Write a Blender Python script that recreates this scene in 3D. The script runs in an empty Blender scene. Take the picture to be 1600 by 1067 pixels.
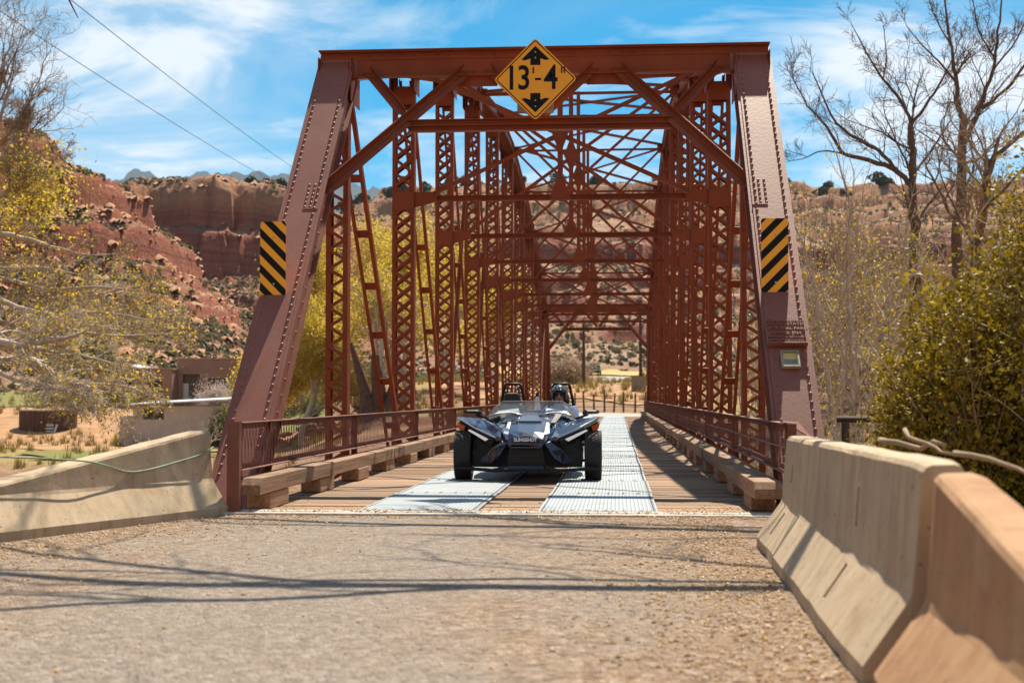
import bpy, bmesh, math, random
import numpy as np
from mathutils import Vector, Matrix

# ------------------------------------------------------------------ camera, sky, sun, exposure
SC = bpy.context.scene
COL = SC.collection
CAM = (1.035, -13.2, 1.11)
YAW, PITCH, FPX = math.radians(4.36), math.radians(2.28), 2164.0
cam_data = bpy.data.cameras.new('camera')
cam_data.sensor_width = 36.0
cam_data.lens = FPX / 1600.0 * 36.0
cam_data.clip_start, cam_data.clip_end = 0.1, 30000
cam_data.dof.use_dof = True
cam_data.dof.focus_distance = 18.5
cam_data.dof.aperture_fstop = 2.6
cam = bpy.data.objects.new('camera', cam_data)
cam.location = CAM
cam.rotation_euler = (math.pi / 2 + PITCH, 0, YAW)
COL.objects.link(cam)
SC.camera = cam

SUN_VEC = Vector((0.125, 0.655, 1.0)).normalized()          # towards the sun: high, ahead, a little right
SUN_EL = math.asin(SUN_VEC.z)
SUN_AZ = math.atan2(SUN_VEC.x, SUN_VEC.y)
world = bpy.data.worlds.new('World')
SC.world = world
world.use_nodes = True

def build_world():
    nt = world.node_tree
    nt.nodes.clear()
    N, L = nt.nodes.new, nt.links.new
    out = N('ShaderNodeOutputWorld'); bg = N('ShaderNodeBackground')
    sky = N('ShaderNodeTexSky'); sky.sky_type = 'NISHITA'; sky.sun_disc = False
    sky.sun_elevation = SUN_EL; sky.sun_rotation = SUN_AZ
    sky.altitude = 1200; sky.air_density = 1.0; sky.dust_density = 0.3; sky.ozone_density = 3.0
    bg.inputs['Strength'].default_value = 0.062
    tc = N('ShaderNodeTexCoord')
    sep = N('ShaderNodeSeparateXYZ'); L(tc.outputs['Generated'], sep.inputs[0])
    # flat cloud layer: direction / height, so that clouds crowd towards the horizon
    zc = N('ShaderNodeMath'); zc.operation = 'MAXIMUM'; zc.inputs[1].default_value = 0.0; L(sep.outputs['Z'], zc.inputs[0])
    za = N('ShaderNodeMath'); za.operation = 'ADD'; za.inputs[1].default_value = 0.16; L(zc.outputs[0], za.inputs[0])
    dv = N('ShaderNodeVectorMath'); dv.operation = 'DIVIDE'
    cb = N('ShaderNodeCombineXYZ')
    for i in range(3): L(za.outputs[0], cb.inputs[i])
    L(tc.outputs['Generated'], dv.inputs[0]); L(cb.outputs[0], dv.inputs[1])
    mp = N('ShaderNodeMapping'); mp.inputs['Scale'].default_value = (0.9, 1.2, 0.3)
    mp.inputs['Location'].default_value = CLOUD_OFFSET
    mp.inputs['Rotation'].default_value = (0, 0, 0.35)
    L(dv.outputs[0], mp.inputs[0])
    n1 = N('ShaderNodeTexNoise'); n1.inputs['Scale'].default_value = 2.1; n1.inputs['Detail'].default_value = 9
    n1.inputs['Roughness'].default_value = 0.58; n1.inputs['Distortion'].default_value = 0.5
    L(mp.outputs[0], n1.inputs['Vector'])
    r1 = N('ShaderNodeValToRGB'); r1.color_ramp.elements[0].position = 0.48; r1.color_ramp.elements[1].position = 0.72
    L(n1.outputs['Fac'], r1.inputs[0])
    # thin high veil
    mp2 = N('ShaderNodeMapping'); mp2.inputs['Scale'].default_value = (0.5, 0.7, 0.2); mp2.inputs['Rotation'].default_value = (0, 0, -0.5)
    mp2.inputs['Location'].default_value = VEIL_OFFSET
    L(dv.outputs[0], mp2.inputs[0])
    n2 = N('ShaderNodeTexNoise'); n2.inputs['Scale'].default_value = 0.9; n2.inputs['Detail'].default_value = 5; n2.inputs['Distortion'].default_value = 1.2
    L(mp2.outputs[0], n2.inputs['Vector'])
    r2 = N('ShaderNodeValToRGB'); r2.color_ramp.elements[0].position = 0.42; r2.color_ramp.elements[1].position = 0.68
    r2.color_ramp.elements[1].color = (0.40, 0.40, 0.40, 1)
    L(n2.outputs['Fac'], r2.inputs[0])
    mx = N('ShaderNodeMath'); mx.operation = 'MAXIMUM'; L(r1.outputs[0], mx.inputs[0]); L(r2.outputs[0], mx.inputs[1])
    # broad cloud banks: soft regions where the veil thickens
    total = mx.outputs[0]
    nrm = N('ShaderNodeVectorMath'); nrm.operation = 'NORMALIZE'; L(tc.outputs['Generated'], nrm.inputs[0])
    for (dx, dy, dz), c0, c1, amp in CLOUD_BANKS:
        v = Vector((dx, dy, dz)).normalized(); dt = N('ShaderNodeVectorMath'); dt.operation = 'DOT_PRODUCT'; L(nrm.outputs[0], dt.inputs[0]); dt.inputs[1].default_value = v
        mr = N('ShaderNodeMapRange'); mr.interpolation_type = 'SMOOTHSTEP'; mr.inputs[1].default_value = math.cos(math.radians(c0)); mr.inputs[2].default_value = math.cos(math.radians(c1)); L(dt.outputs['Value'], mr.inputs[0])
        nz = N('ShaderNodeMapRange'); nz.inputs[1].default_value = 0.30; nz.inputs[2].default_value = 0.60; L(n1.outputs['Fac'], nz.inputs[0])
        m1 = N('ShaderNodeMath'); m1.operation = 'MULTIPLY'; L(mr.outputs[0], m1.inputs[0]); L(nz.outputs[0], m1.inputs[1])
        m2 = N('ShaderNodeMath'); m2.operation = 'MULTIPLY_ADD'; m2.inputs[1].default_value = amp; L(m1.outputs[0], m2.inputs[0]); L(total, m2.inputs[2]); m2.use_clamp = True
        total = m2.outputs[0]
    mul = N('ShaderNodeMath'); mul.operation = 'MULTIPLY'; mul.inputs[1].default_value = 0.88; L(total, mul.inputs[0])
    hs = N('ShaderNodeHueSaturation'); hs.inputs['Saturation'].default_value = 1.58; hs.inputs['Hue'].default_value = 0.478; L(sky.outputs[0], hs.inputs['Color'])
    mix = N('ShaderNodeMix'); mix.data_type = 'RGBA'
    L(mul.outputs[0], mix.inputs[0]); L(hs.outputs[0], mix.inputs[6]); mix.inputs[7].default_value = (8.6, 8.9, 9.2, 1)
    L(mix.outputs[2], bg.inputs[0]); L(bg.outputs[0], out.inputs[0])
CLOUD_OFFSET = (0.0, 0.0, 0.0)
VEIL_OFFSET = (0.0, 0.0, 0.0)
CLOUD_BANKS = [((-.42, 1, .27), 13, 2, .65), ((.24, 1, .18), 9, 2, .5), ((.9, .6, .5), 25, 4, .7), ((-1, .1, .4), 25, 4, .7), ((.2, -1, .4), 30, 5, .7)]
build_world()

sun_data = bpy.data.lights.new('sun', 'SUN')
sun_data.energy = 4.8
sun_data.angle = math.radians(0.53)
sun_data.color = (1.0, 0.90, 0.73)
sun = bpy.data.objects.new('sun', sun_data)
sun.rotation_euler = (-SUN_VEC).to_track_quat('-Z', 'Y').to_euler()
sun.location = (10, 40, 60)
COL.objects.link(sun)
vs = SC.view_settings
vs.view_transform = 'Standard'; vs.look = 'None'; vs.gamma = 1.0; vs.use_curve_mapping = False
vs.exposure = 0.90
SC.cycles.max_bounces = 6
SC.cycles.transparent_max_bounces = 12
SC.cycles.caustics_reflective = False; SC.cycles.caustics_refractive = False

_R = cam.rotation_euler.to_matrix()
def at(px, py, d):
    """World point seen at pixel (px,py) of the 1600x1067 photograph, d metres ahead along the bridge axis."""
    v = _R @ Vector(((px - 800) / FPX, (533.5 - py) / FPX, -1.0))
    return Vector(CAM) + v * (d / v.y)

# ------------------------------------------------------------------ helpers
def nodes_mat(name):
    m = bpy.data.materials.new(name); m.use_nodes = True
    nt = m.node_tree
    return m, nt, nt.nodes['Principled BSDF']

def mat(name, col, rough=0.7, metal=0.0, var=0.25, scale=3.0, bump=0.0, bscale=30.0, col2=None, coat=0.0, spec=0.5, detail=6, stretch=None, seam=0):
    """Principled paint with noisy colour (col <-> col2) and optional fine bump."""
    m, nt, b = nodes_mat(name)
    N, L = nt.nodes.new, nt.links.new
    b.inputs['Roughness'].default_value = rough; b.inputs['Metallic'].default_value = metal
    b.inputs['Specular IOR Level'].default_value = spec
    b.inputs['Coat Weight'].default_value = coat
    tc = N('ShaderNodeTexCoord')
    vec = tc.outputs['Object']
    if stretch:
        mp = N('ShaderNodeMapping'); mp.inputs['Scale'].default_value = stretch; L(vec, mp.inputs[0]); vec = mp.outputs[0]
    if var > 0:
        n = N('ShaderNodeTexNoise'); n.inputs['Scale'].default_value = scale; n.inputs['Detail'].default_value = detail
        n.inputs['Roughness'].default_value = 0.62
        L(vec, n.inputs['Vector'])
        r = N('ShaderNodeMapRange'); r.inputs[1].default_value = 0.3; r.inputs[2].default_value = 0.7; L(n.outputs['Fac'], r.inputs[0])
        mix = N('ShaderNodeMix'); mix.data_type = 'RGBA'; L(r.outputs[0], mix.inputs[0])
        c2 = col2 if col2 else tuple(c * (1 - var) for c in col)
        c1 = col if col2 else tuple(min(1, c * (1 + var * .6)) for c in col)
        mix.inputs[6].default_value = (*c1, 1); mix.inputs[7].default_value = (*c2, 1)
        L(mix.outputs[2], b.inputs['Base Color'])
    else:
        b.inputs['Base Color'].default_value = (*col, 1)
    if bump > 0:
        n2 = N('ShaderNodeTexNoise'); n2.inputs['Scale'].default_value = bscale; n2.inputs['Detail'].default_value = 5
        L(vec, n2.inputs['Vector'])
        bp = N('ShaderNodeBump'); bp.inputs['Strength'].default_value = bump; bp.inputs['Distance'].default_value = 0.02
        L(n2.outputs['Fac'], bp.inputs['Height']); L(bp.outputs[0], b.inputs['Normal'])
    return m

def leaf_mat(name, c1, c2, c3=None, trans=0.35, rough=0.6):
    m, nt, b = nodes_mat(name)
    N, L = nt.nodes.new, nt.links.new
    g = N('ShaderNodeNewGeometry')
    r = N('ShaderNodeValToRGB'); r.color_ramp.elements[0].color = (*c1, 1); r.color_ramp.elements[1].color = (*c2, 1)
    if c3:
        e = r.color_ramp.elements.new(0.55); e.color = (*c3, 1)
    L(g.outputs['Random Per Island'], r.inputs[0])
    b.inputs['Roughness'].default_value = rough
    b.inputs['Specular IOR Level'].default_value = 0.3
    L(r.outputs[0], b.inputs['Base Color'])
    t = N('ShaderNodeBsdfTranslucent'); L(r.outputs[0], t.inputs[0])
    mx = N('ShaderNodeMixShader'); mx.inputs[0].default_value = trans
    L(b.outputs[0], mx.inputs[1]); L(t.outputs[0], mx.inputs[2])
    L(mx.outputs[0], nt.nodes['Material Output'].inputs['Surface'])
    return m

class MB:
    """Collects shapes; build() links them as one mesh object."""
    def __init__(s): s.v, s.f, s.m = [], [], []; s.cur = 0
    def add(s, verts, faces):
        n = len(s.v); s.v.extend([tuple(p) for p in verts]); s.f.extend([tuple(i + n for i in f) for f in faces]); s.m.extend([s.cur] * len(faces)); return s
    def box(s, c, size, M=None):
        x, y, z = size[0] / 2, size[1] / 2, size[2] / 2
        vs_ = [Vector((a * x, b * y, d * z)) for a in (-1, 1) for b in (-1, 1) for d in (-1, 1)]
        if M is not None: vs_ = [M @ p for p in vs_]
        c = Vector(c)
        return s.add([p + c for p in vs_], [(0, 1, 3, 2), (4, 6, 7, 5), (0, 4, 5, 1), (2, 3, 7, 6), (0, 2, 6, 4), (1, 5, 7, 3)])
    def bx(s, x0, x1, y0, y1, z0, z1):
        return s.box(((x0 + x1) / 2, (y0 + y1) / 2, (z0 + z1) / 2), (abs(x1 - x0), abs(y1 - y0), abs(z1 - z0)))
    def bar(s, a, b, w, t, up=(0, 1, 0)):
        """Rectangular bar from a to b; t = thickness along up, w = width across."""
        a, b = Vector(a), Vector(b); d = b - a; Ln = d.length; d.normalize()
        u = Vector(up); u = (u - d * u.dot(d)); u.normalize(); w_ = d.cross(u)
        M = Matrix((w_, u, d)).transposed()
        return s.box((a + b) / 2, (w, t, Ln), M)
    def cyl(s, a, b, r0, r1=None, n=10, caps=True):
        a, b = Vector(a), Vector(b); r1 = r0 if r1 is None else r1
        d = (b - a).normalized(); u = d.orthogonal().normalized(); w = d.cross(u)
        vs_ = []
        for p, r in ((a, r0), (b, r1)):
            for i in range(n):
                t = 2 * math.pi * i / n; vs_.append(p + (u * math.cos(t) + w * math.sin(t)) * r)
        fs = [(i, (i + 1) % n, n + (i + 1) % n, n + i) for i in range(n)]
        if caps: fs += [tuple(range(n - 1, -1, -1)), tuple(range(n, 2 * n))]
        return s.add(vs_, fs)
    def prism(s, poly, vec):
        """Polygon (list of 3d points) extruded along vec."""
        n = len(poly); p = [Vector(q) for q in poly]; v = Vector(vec)
        fs = [tuple(range(n - 1, -1, -1)), tuple(range(n, 2 * n))] + [(i, (i + 1) % n, n + (i + 1) % n, n + i) for i in range(n)]
        return s.add(p + [q + v for q in p], fs)
    def tube(s, pts, r, n=6, cap=True):
        pts = [Vector(p) for p in pts]; rs = r if isinstance(r, (list, tuple)) else [r] * len(pts)
        vs_, fs = [], []
        u = None
        for i, p in enumerate(pts):
            d = (pts[min(i + 1, len(pts) - 1)] - pts[max(i - 1, 0)]).normalized()
            if u is None: u = d.orthogonal().normalized()
            u = (u - d * u.dot(d)).normalized(); w = d.cross(u)
            for k in range(n):
                t = 2 * math.pi * k / n; vs_.append(p + (u * math.cos(t) + w * math.sin(t)) * rs[i])
        for i in range(len(pts) - 1):
            for k in range(n):
                fs.append((i * n + k, i * n + (k + 1) % n, (i + 1) * n + (k + 1) % n, (i + 1) * n + k))
        if cap: fs += [tuple(range(n - 1, -1, -1)), tuple(range((len(pts) - 1) * n, len(pts) * n))]
        return s.add(vs_, fs)
    def dome(s, c, r, nrm, n=6, h=None):
        """Rivet or bolt head."""
        nrm = Vector(nrm).normalized(); u = nrm.orthogonal().normalized(); w = nrm.cross(u); c = Vector(c); h = h or r * 0.8
        vs_ = []
        for rr, hh in ((r, 0), (r * .75, h * .65)):
            for k in range(n):
                t = 2 * math.pi * k / n; vs_.append(c + (u * math.cos(t) + w * math.sin(t)) * rr + nrm * hh)
        vs_.append(c + nrm * h)
        fs = [(k, (k + 1) % n, n + (k + 1) % n, n + k) for k in range(n)] + [(n + k, n + (k + 1) % n, 2 * n) for k in range(n)]
        return s.add(vs_, fs)
    def sphere(s, c, r, n=12, m=8, sc=(1, 1, 1)):
        c = Vector(c); vs_ = [c + Vector((0, 0, r * sc[2]))]; fs = []
        for i in range(1, m):
            a = math.pi * i / m
            for k in range(n):
                t = 2 * math.pi * k / n
                vs_.append(c + Vector((math.sin(a) * math.cos(t) * r * sc[0], math.sin(a) * math.sin(t) * r * sc[1], math.cos(a) * r * sc[2])))
        vs_.append(c - Vector((0, 0, r * sc[2])))
        for k in range(n): fs.append((0, 1 + k, 1 + (k + 1) % n))
        for i in range(m - 2):
            for k in range(n): fs.append((1 + i * n + k, 1 + (i + 1) * n + k, 1 + (i + 1) * n + (k + 1) % n, 1 + i * n + (k + 1) % n))
        e = len(vs_) - 1
        for k in range(n): fs.append((e, 1 + (m - 2) * n + (k + 1) % n, 1 + (m - 2) * n + k))
        return s.add(vs_, fs)
    def loft(s, rings, closed=True, caps=True):
        n = len(rings[0]); vs_ = [p for r in rings for p in r]; fs = []
        for i in range(len(rings) - 1):
            for k in range(n if closed else n - 1):
                fs.append((i * n + k, i * n + (k + 1) % n, (i + 1) * n + (k + 1) % n, (i + 1) * n + k))
        if caps and closed: fs += [tuple(range(n - 1, -1, -1)), tuple(range((len(rings) - 1) * n, len(rings) * n))]
        return s.add(vs_, fs)
    def mesh(s, name, mats, smooth=False):
        me = bpy.data.meshes.new(name); me.from_pydata(s.v, [], s.f); me.update()
        for m in (mats if isinstance(mats, (list, tuple)) else [mats]): me.materials.append(m)
        if any(s.m): me.polygons.foreach_set('material_index', s.m)
        if smooth: me.polygons.foreach_set('use_smooth', [True] * len(me.polygons))
        return me
    def build(s, name, mats, parent=None, smooth=False, bevel=0, fix=False, seg=1):
        me = s.mesh(name, mats, smooth)
        if fix:
            bm = bmesh.new(); bm.from_mesh(me); bmesh.ops.recalc_face_normals(bm, faces=bm.faces); bm.to_mesh(me); bm.free()
        o = link(name, me, parent)
        if bevel:
            md = o.modifiers.new('bevel', 'BEVEL'); md.width = bevel; md.segments = seg; md.limit_method = 'ANGLE'
        return o

def link(name, me, parent=None):
    o = bpy.data.objects.new(name, me); COL.objects.link(o)
    if parent is not None: o.parent = parent
    return o
def np_mesh(name, V, F, m, smooth=False):
    """Mesh from numpy arrays; F is (n,3) or (n,4)."""
    me = bpy.data.meshes.new(name); k = F.shape[1]
    me.vertices.add(len(V)); me.vertices.foreach_set('co', np.ascontiguousarray(V, dtype=np.float32).ravel())
    me.loops.add(F.size); me.loops.foreach_set('vertex_index', np.ascontiguousarray(F, dtype=np.int32).ravel())
    me.polygons.add(len(F)); me.polygons.foreach_set('loop_start', np.arange(0, F.size, k, dtype=np.int32))
    me.polygons.foreach_set('loop_total', np.full(len(F), k, dtype=np.int32))
    if smooth: me.polygons.foreach_set('use_smooth', np.ones(len(F), dtype=bool))
    me.update(calc_edges=True); me.materials.append(m)
    return me
def tag(o, label=None, cat=None, group=None, kind=None):
    if label: o['label'] = label
    if cat: o['category'] = cat
    if group: o['group'] = group
    if kind: o['kind'] = kind
    return o
def thing(name, label, cat, loc=(0, 0, 0), rz=0.0, group=None):
    o = bpy.data.objects.new(name, None); COL.objects.link(o); o.location = loc; o.rotation_euler = (0, 0, rz); o.empty_display_size = 0.2
    return tag(o, label, cat, group)
def copy_tree(o, parent=None):
    c = o.copy(); COL.objects.link(c)
    if parent is not None: c.parent = parent
    for ch in list(o.children): copy_tree(ch, c)
    return c
def text_mesh(body, size, depth, m, name, align='CENTER', offset=0.0, space=1.0):
    cu = bpy.data.curves.new(name, 'FONT'); cu.body = body; cu.size = size; cu.extrude = depth; cu.align_x = align; cu.align_y = 'CENTER'
    cu.offset = offset; cu.space_character = space; cu.resolution_u = 4
    o = bpy.data.objects.new(name, cu); COL.objects.link(o)
    bpy.context.view_layer.update()
    me = bpy.data.meshes.new_from_object(o.evaluated_get(bpy.context.evaluated_depsgraph_get()))
    bpy.data.objects.remove(o); bpy.data.curves.remove(cu)
    me.materials.clear(); me.materials.append(m); me.name = name
    return me
def smooth(a, b, x):
    t = np.clip((x - a) / (b - a), 0, 1); return t * t * (3 - 2 * t)
_rs = np.random.RandomState(7); _tab = _rs.rand(256, 256)
def vnoise(x, y):
    xi, yi = np.floor(x).astype(int), np.floor(y).astype(int); fx, fy = x - xi, y - yi
    fx, fy = fx * fx * (3 - 2 * fx), fy * fy * (3 - 2 * fy)
    g = lambda i, j: _tab[(xi + i) & 255, (yi + j) & 255]
    return (g(0, 0) * (1 - fx) + g(1, 0) * fx) * (1 - fy) + (g(0, 1) * (1 - fx) + g(1, 1) * fx) * fy
def fbm(x, y, o=5):
    x = np.asarray(x, float); y = np.asarray(y, float); s = np.zeros(np.broadcast(x, y).shape); a = 0.5
    for i in range(o):
        s = s + a * (vnoise(x + 17.3 * i, y + 5.1 * i) - .5); x = x * 2.03; y = y * 2.03; a *= .5
    return s * 2
# ------------------------------------------------------------------ materials
STEEL = mat('red_brown_steel_paint', (0.275, 0.062, 0.020), rough=0.5, spec=.22, var=0.3, scale=2.2, bump=0.12, bscale=60, col2=(0.195, 0.042, 0.0145))
STEEL_FADED = mat('faded_red_brown_paint', (0.27, 0.096, 0.056), rough=0.42, var=0.3, scale=1.7, bump=0.08, bscale=25, col2=(0.21, 0.065, 0.041))
RUSTY = mat('rusty_rail_paint', (0.24, 0.072, 0.042), rough=0.6, var=0.3, scale=9, bump=0.15, bscale=70, col2=(0.15, 0.052, 0.03))

def wood_mat(name, c1, c2, axis):
    m, nt, b = nodes_mat(name); N, L = nt.nodes.new, nt.links.new
    tc = N('ShaderNodeTexCoord'); mp = N('ShaderNodeMapping')
    mp.inputs['Scale'].default_value = (0.6, 14, 14) if axis == 'x' else (14, 0.6, 14)
    geo = N('ShaderNodeObjectInfo'); ad = N('ShaderNodeVectorMath'); ad.operation = 'ADD'
    sc = N('ShaderNodeVectorMath'); sc.operation = 'SCALE'; sc.inputs[3].default_value = 37.0
    cb = N('ShaderNodeCombineXYZ'); [L(geo.outputs['Random'], cb.inputs[i]) for i in range(3)]
    L(cb.outputs[0], sc.inputs[0]); L(tc.outputs['Object'], ad.inputs[0]); L(sc.outputs[0], ad.inputs[1]); L(ad.outputs[0], mp.inputs[0])
    n = N('ShaderNodeTexNoise'); n.inputs['Scale'].default_value = 1.6; n.inputs['Detail'].default_value = 8; n.inputs['Distortion'].default_value = .4
    L(mp.outputs[0], n.inputs['Vector'])
    r = N('ShaderNodeValToRGB'); r.color_ramp.elements[0].position = .3; r.color_ramp.elements[1].position = .72
    r.color_ramp.elements[0].color = (*c2, 1); r.color_ramp.elements[1].color = (*c1, 1); L(n.outputs['Fac'], r.inputs[0])
    hv = N('ShaderNodeHueSaturation'); mr = N('ShaderNodeMapRange'); mr.inputs[3].default_value = .72; mr.inputs[4].default_value = 1.22
    L(geo.outputs['Random'], mr.inputs[0]); L(mr.outputs[0], hv.inputs['Value']); L(r.outputs[0], hv.inputs['Color'])
    # dirt specks
    n3 = N('ShaderNodeTexNoise'); n3.inputs['Scale'].default_value = 55; n3.inputs['Detail'].default_value = 3; L(tc.outputs['Object'], n3.inputs['Vector'])
    r3 = N('ShaderNodeValToRGB'); r3.color_ramp.elements[0].position = .60; r3.color_ramp.elements[1].position = .72; L(n3.outputs['Fac'], r3.inputs[0])
    mx = N('ShaderNodeMix'); mx.data_type = 'RGBA'; L(r3.outputs[0], mx.inputs[0]); L(hv.outputs[0], mx.inputs[6]); mx.inputs[7].default_value = (0.30, 0.20, 0.12, 1)
    L(mx.outputs[2], b.inputs['Base Color']); b.inputs['Roughness'].default_value = .85
    bp = N('ShaderNodeBump'); bp.inputs['Strength'].default_value = .5; bp.inputs['Distance'].default_value = .01; L(n.outputs['Fac'], bp.inputs['Height']); L(bp.outputs[0], b.inputs['Normal'])
    return m
PLANK = wood_mat('dusty_deck_plank', (0.30, 0.18, 0.10), (0.21, 0.12, 0.068), 'x')
TIMBER = wood_mat('weathered_curb_timber', (0.42, 0.25, 0.145), (0.22, 0.115, 0.06), 'y')

def plate_mat():
    m, nt, b = nodes_mat('galvanised_ribbed_plate'); N, L = nt.nodes.new, nt.links.new
    tc = N('ShaderNodeTexCoord')
    w = N('ShaderNodeTexWave'); w.bands_direction = 'X'; w.inputs['Scale'].default_value = 8.0; L(tc.outputs['Object'], w.inputs['Vector'])
    n = N('ShaderNodeTexNoise'); n.inputs['Scale'].default_value = 2.5; n.inputs['Detail'].default_value = 7; L(tc.outputs['Object'], n.inputs['Vector'])
    oi = N('ShaderNodeObjectInfo')
    r = N('ShaderNodeMix'); r.data_type = 'RGBA'; r.inputs[6].default_value = (0.44, 0.49, 0.52, 1); r.inputs[7].default_value = (0.28, 0.32, 0.345, 1)
    L(n.outputs['Fac'], r.inputs[0])
    hv = N('ShaderNodeHueSaturation'); mr = N('ShaderNodeMapRange'); mr.inputs[3].default_value = .88; mr.inputs[4].default_value = 1.1
    L(oi.outputs['Random'], mr.inputs[0]); L(mr.outputs[0], hv.inputs['Value']); L(r.outputs[2], hv.inputs['Color'])
    wr = N('ShaderNodeMapRange'); wr.inputs[3].default_value = .62; wr.inputs[4].default_value = 1.0; L(w.outputs['Fac'], wr.inputs[0])
    ml = N('ShaderNodeMix'); ml.data_type = 'RGBA'; ml.blend_type = 'MULTIPLY'; ml.inputs[0].default_value = .55
    L(hv.outputs[0], ml.inputs[6]); L(wr.outputs[0], ml.inputs[7])
    L(ml.outputs[2], b.inputs['Base Color'])
    b.inputs['Metallic'].default_value = .25; b.inputs['Roughness'].default_value = .5
    bp = N('ShaderNodeBump'); bp.inputs['Strength'].default_value = .6; bp.inputs['Distance'].default_value = .012; L(w.outputs['Fac'], bp.inputs['Height']); L(bp.outputs[0], b.inputs['Normal'])
    return m
PLATE = plate_mat()

def road_mat():
    m, nt, b = nodes_mat('chip_seal_road'); N, L = nt.nodes.new, nt.links.new
    tc = N('ShaderNodeTexCoord')
    v = N('ShaderNodeTexVoronoi'); v.inputs['Scale'].default_value = 27; L(tc.outputs['Object'], v.inputs['Vector'])
    v2 = N('ShaderNodeTexVoronoi'); v2.inputs['Scale'].default_value = 70; L(tc.outputs['Object'], v2.inputs['Vector'])
    r = N('ShaderNodeValToRGB'); cr = r.color_ramp; cr.interpolation = 'CONSTANT'
    cols = [(0.0, (0.10, 0.065, 0.042)), (0.13, (0.33, 0.235, 0.165)), (0.38, (0.24, 0.165, 0.11)), (0.55, (0.42, 0.325, 0.25)), (0.72, (0.30, 0.195, 0.115)), (0.86, (0.50, 0.42, 0.34)), (0.95, (0.15, 0.11, 0.085))]
    cr.elements[0].position, cr.elements[0].color = cols[0][0], (*cols[0][1], 1); cr.elements[1].position, cr.elements[1].color = cols[1][0], (*cols[1][1], 1)
    for p, c in cols[2:]: e = cr.elements.new(p); e.color = (*c, 1)
    sp = N('ShaderNodeSeparateColor'); L(v.outputs['Color'], sp.inputs[0]); L(sp.outputs[0], r.inputs[0])
    # grey worn wheel path against tan edges
    n = N('ShaderNodeTexNoise'); n.inputs['Scale'].default_value = .55; n.inputs['Detail'].default_value = 6; n.inputs['Roughness'].default_value = .65
    mp = N('ShaderNodeMapping'); mp.inputs['Scale'].default_value = (1.1, .55, 1); L(tc.outputs['Object'], mp.inputs[0]); L(mp.outputs[0], n.inputs['Vector'])
    ps = N('ShaderNodeSeparateXYZ'); L(tc.outputs['Object'], ps.inputs[0]); xo = N('ShaderNodeMath'); xo.operation = 'ADD'; xo.inputs[1].default_value = .7; L(ps.outputs['X'], xo.inputs[0]); xa = N('ShaderNodeMath'); xa.operation = 'ABSOLUTE'; L(xo.outputs[0], xa.inputs[0])
    xr = N('ShaderNodeMapRange'); xr.inputs[1].default_value = .6; xr.inputs[2].default_value = 2.6; xr.inputs[3].default_value = -.10; xr.inputs[4].default_value = .14; L(xa.outputs[0], xr.inputs[0]); na_ = N('ShaderNodeMath'); na_.operation = 'ADD'; L(n.outputs['Fac'], na_.inputs[0]); L(xr.outputs[0], na_.inputs[1])
    rn = N('ShaderNodeMapRange'); rn.inputs[1].default_value = .38; rn.inputs[2].default_value = .64; L(na_.outputs[0], rn.inputs[0])
    worn = N('ShaderNodeMix'); worn.data_type = 'RGBA'; worn.inputs[0].default_value = .58; L(r.outputs[0], worn.inputs[6]); worn.inputs[7].default_value = (0.30, 0.25, 0.21, 1)
    tan = N('ShaderNodeMix'); tan.data_type = 'RGBA'; tan.inputs[0].default_value = .38; L(r.outputs[0], tan.inputs[6]); tan.inputs[7].default_value = (0.33, 0.185, 0.09, 1)
    mx = N('ShaderNodeMix'); mx.data_type = 'RGBA'; L(rn.outputs[0], mx.inputs[0]); L(worn.outputs[2], mx.inputs[6]); L(tan.outputs[2], mx.inputs[7])
    L(mx.outputs[2], b.inputs['Base Color']); b.inputs['Roughness'].default_value = .9
    sm = N('ShaderNodeMath'); sm.operation = 'ADD'; L(v.outputs['Distance'], sm.inputs[0]); L(v2.outputs['Distance'], sm.inputs[1])
    bp = N('ShaderNodeBump'); bp.inputs['Strength'].default_value = 1.0; bp.inputs['Distance'].default_value = .022; bp.invert = True
    L(sm.outputs[0], bp.inputs['Height']); L(bp.outputs[0], b.inputs['Normal'])
    return m
ROAD = road_mat()

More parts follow.
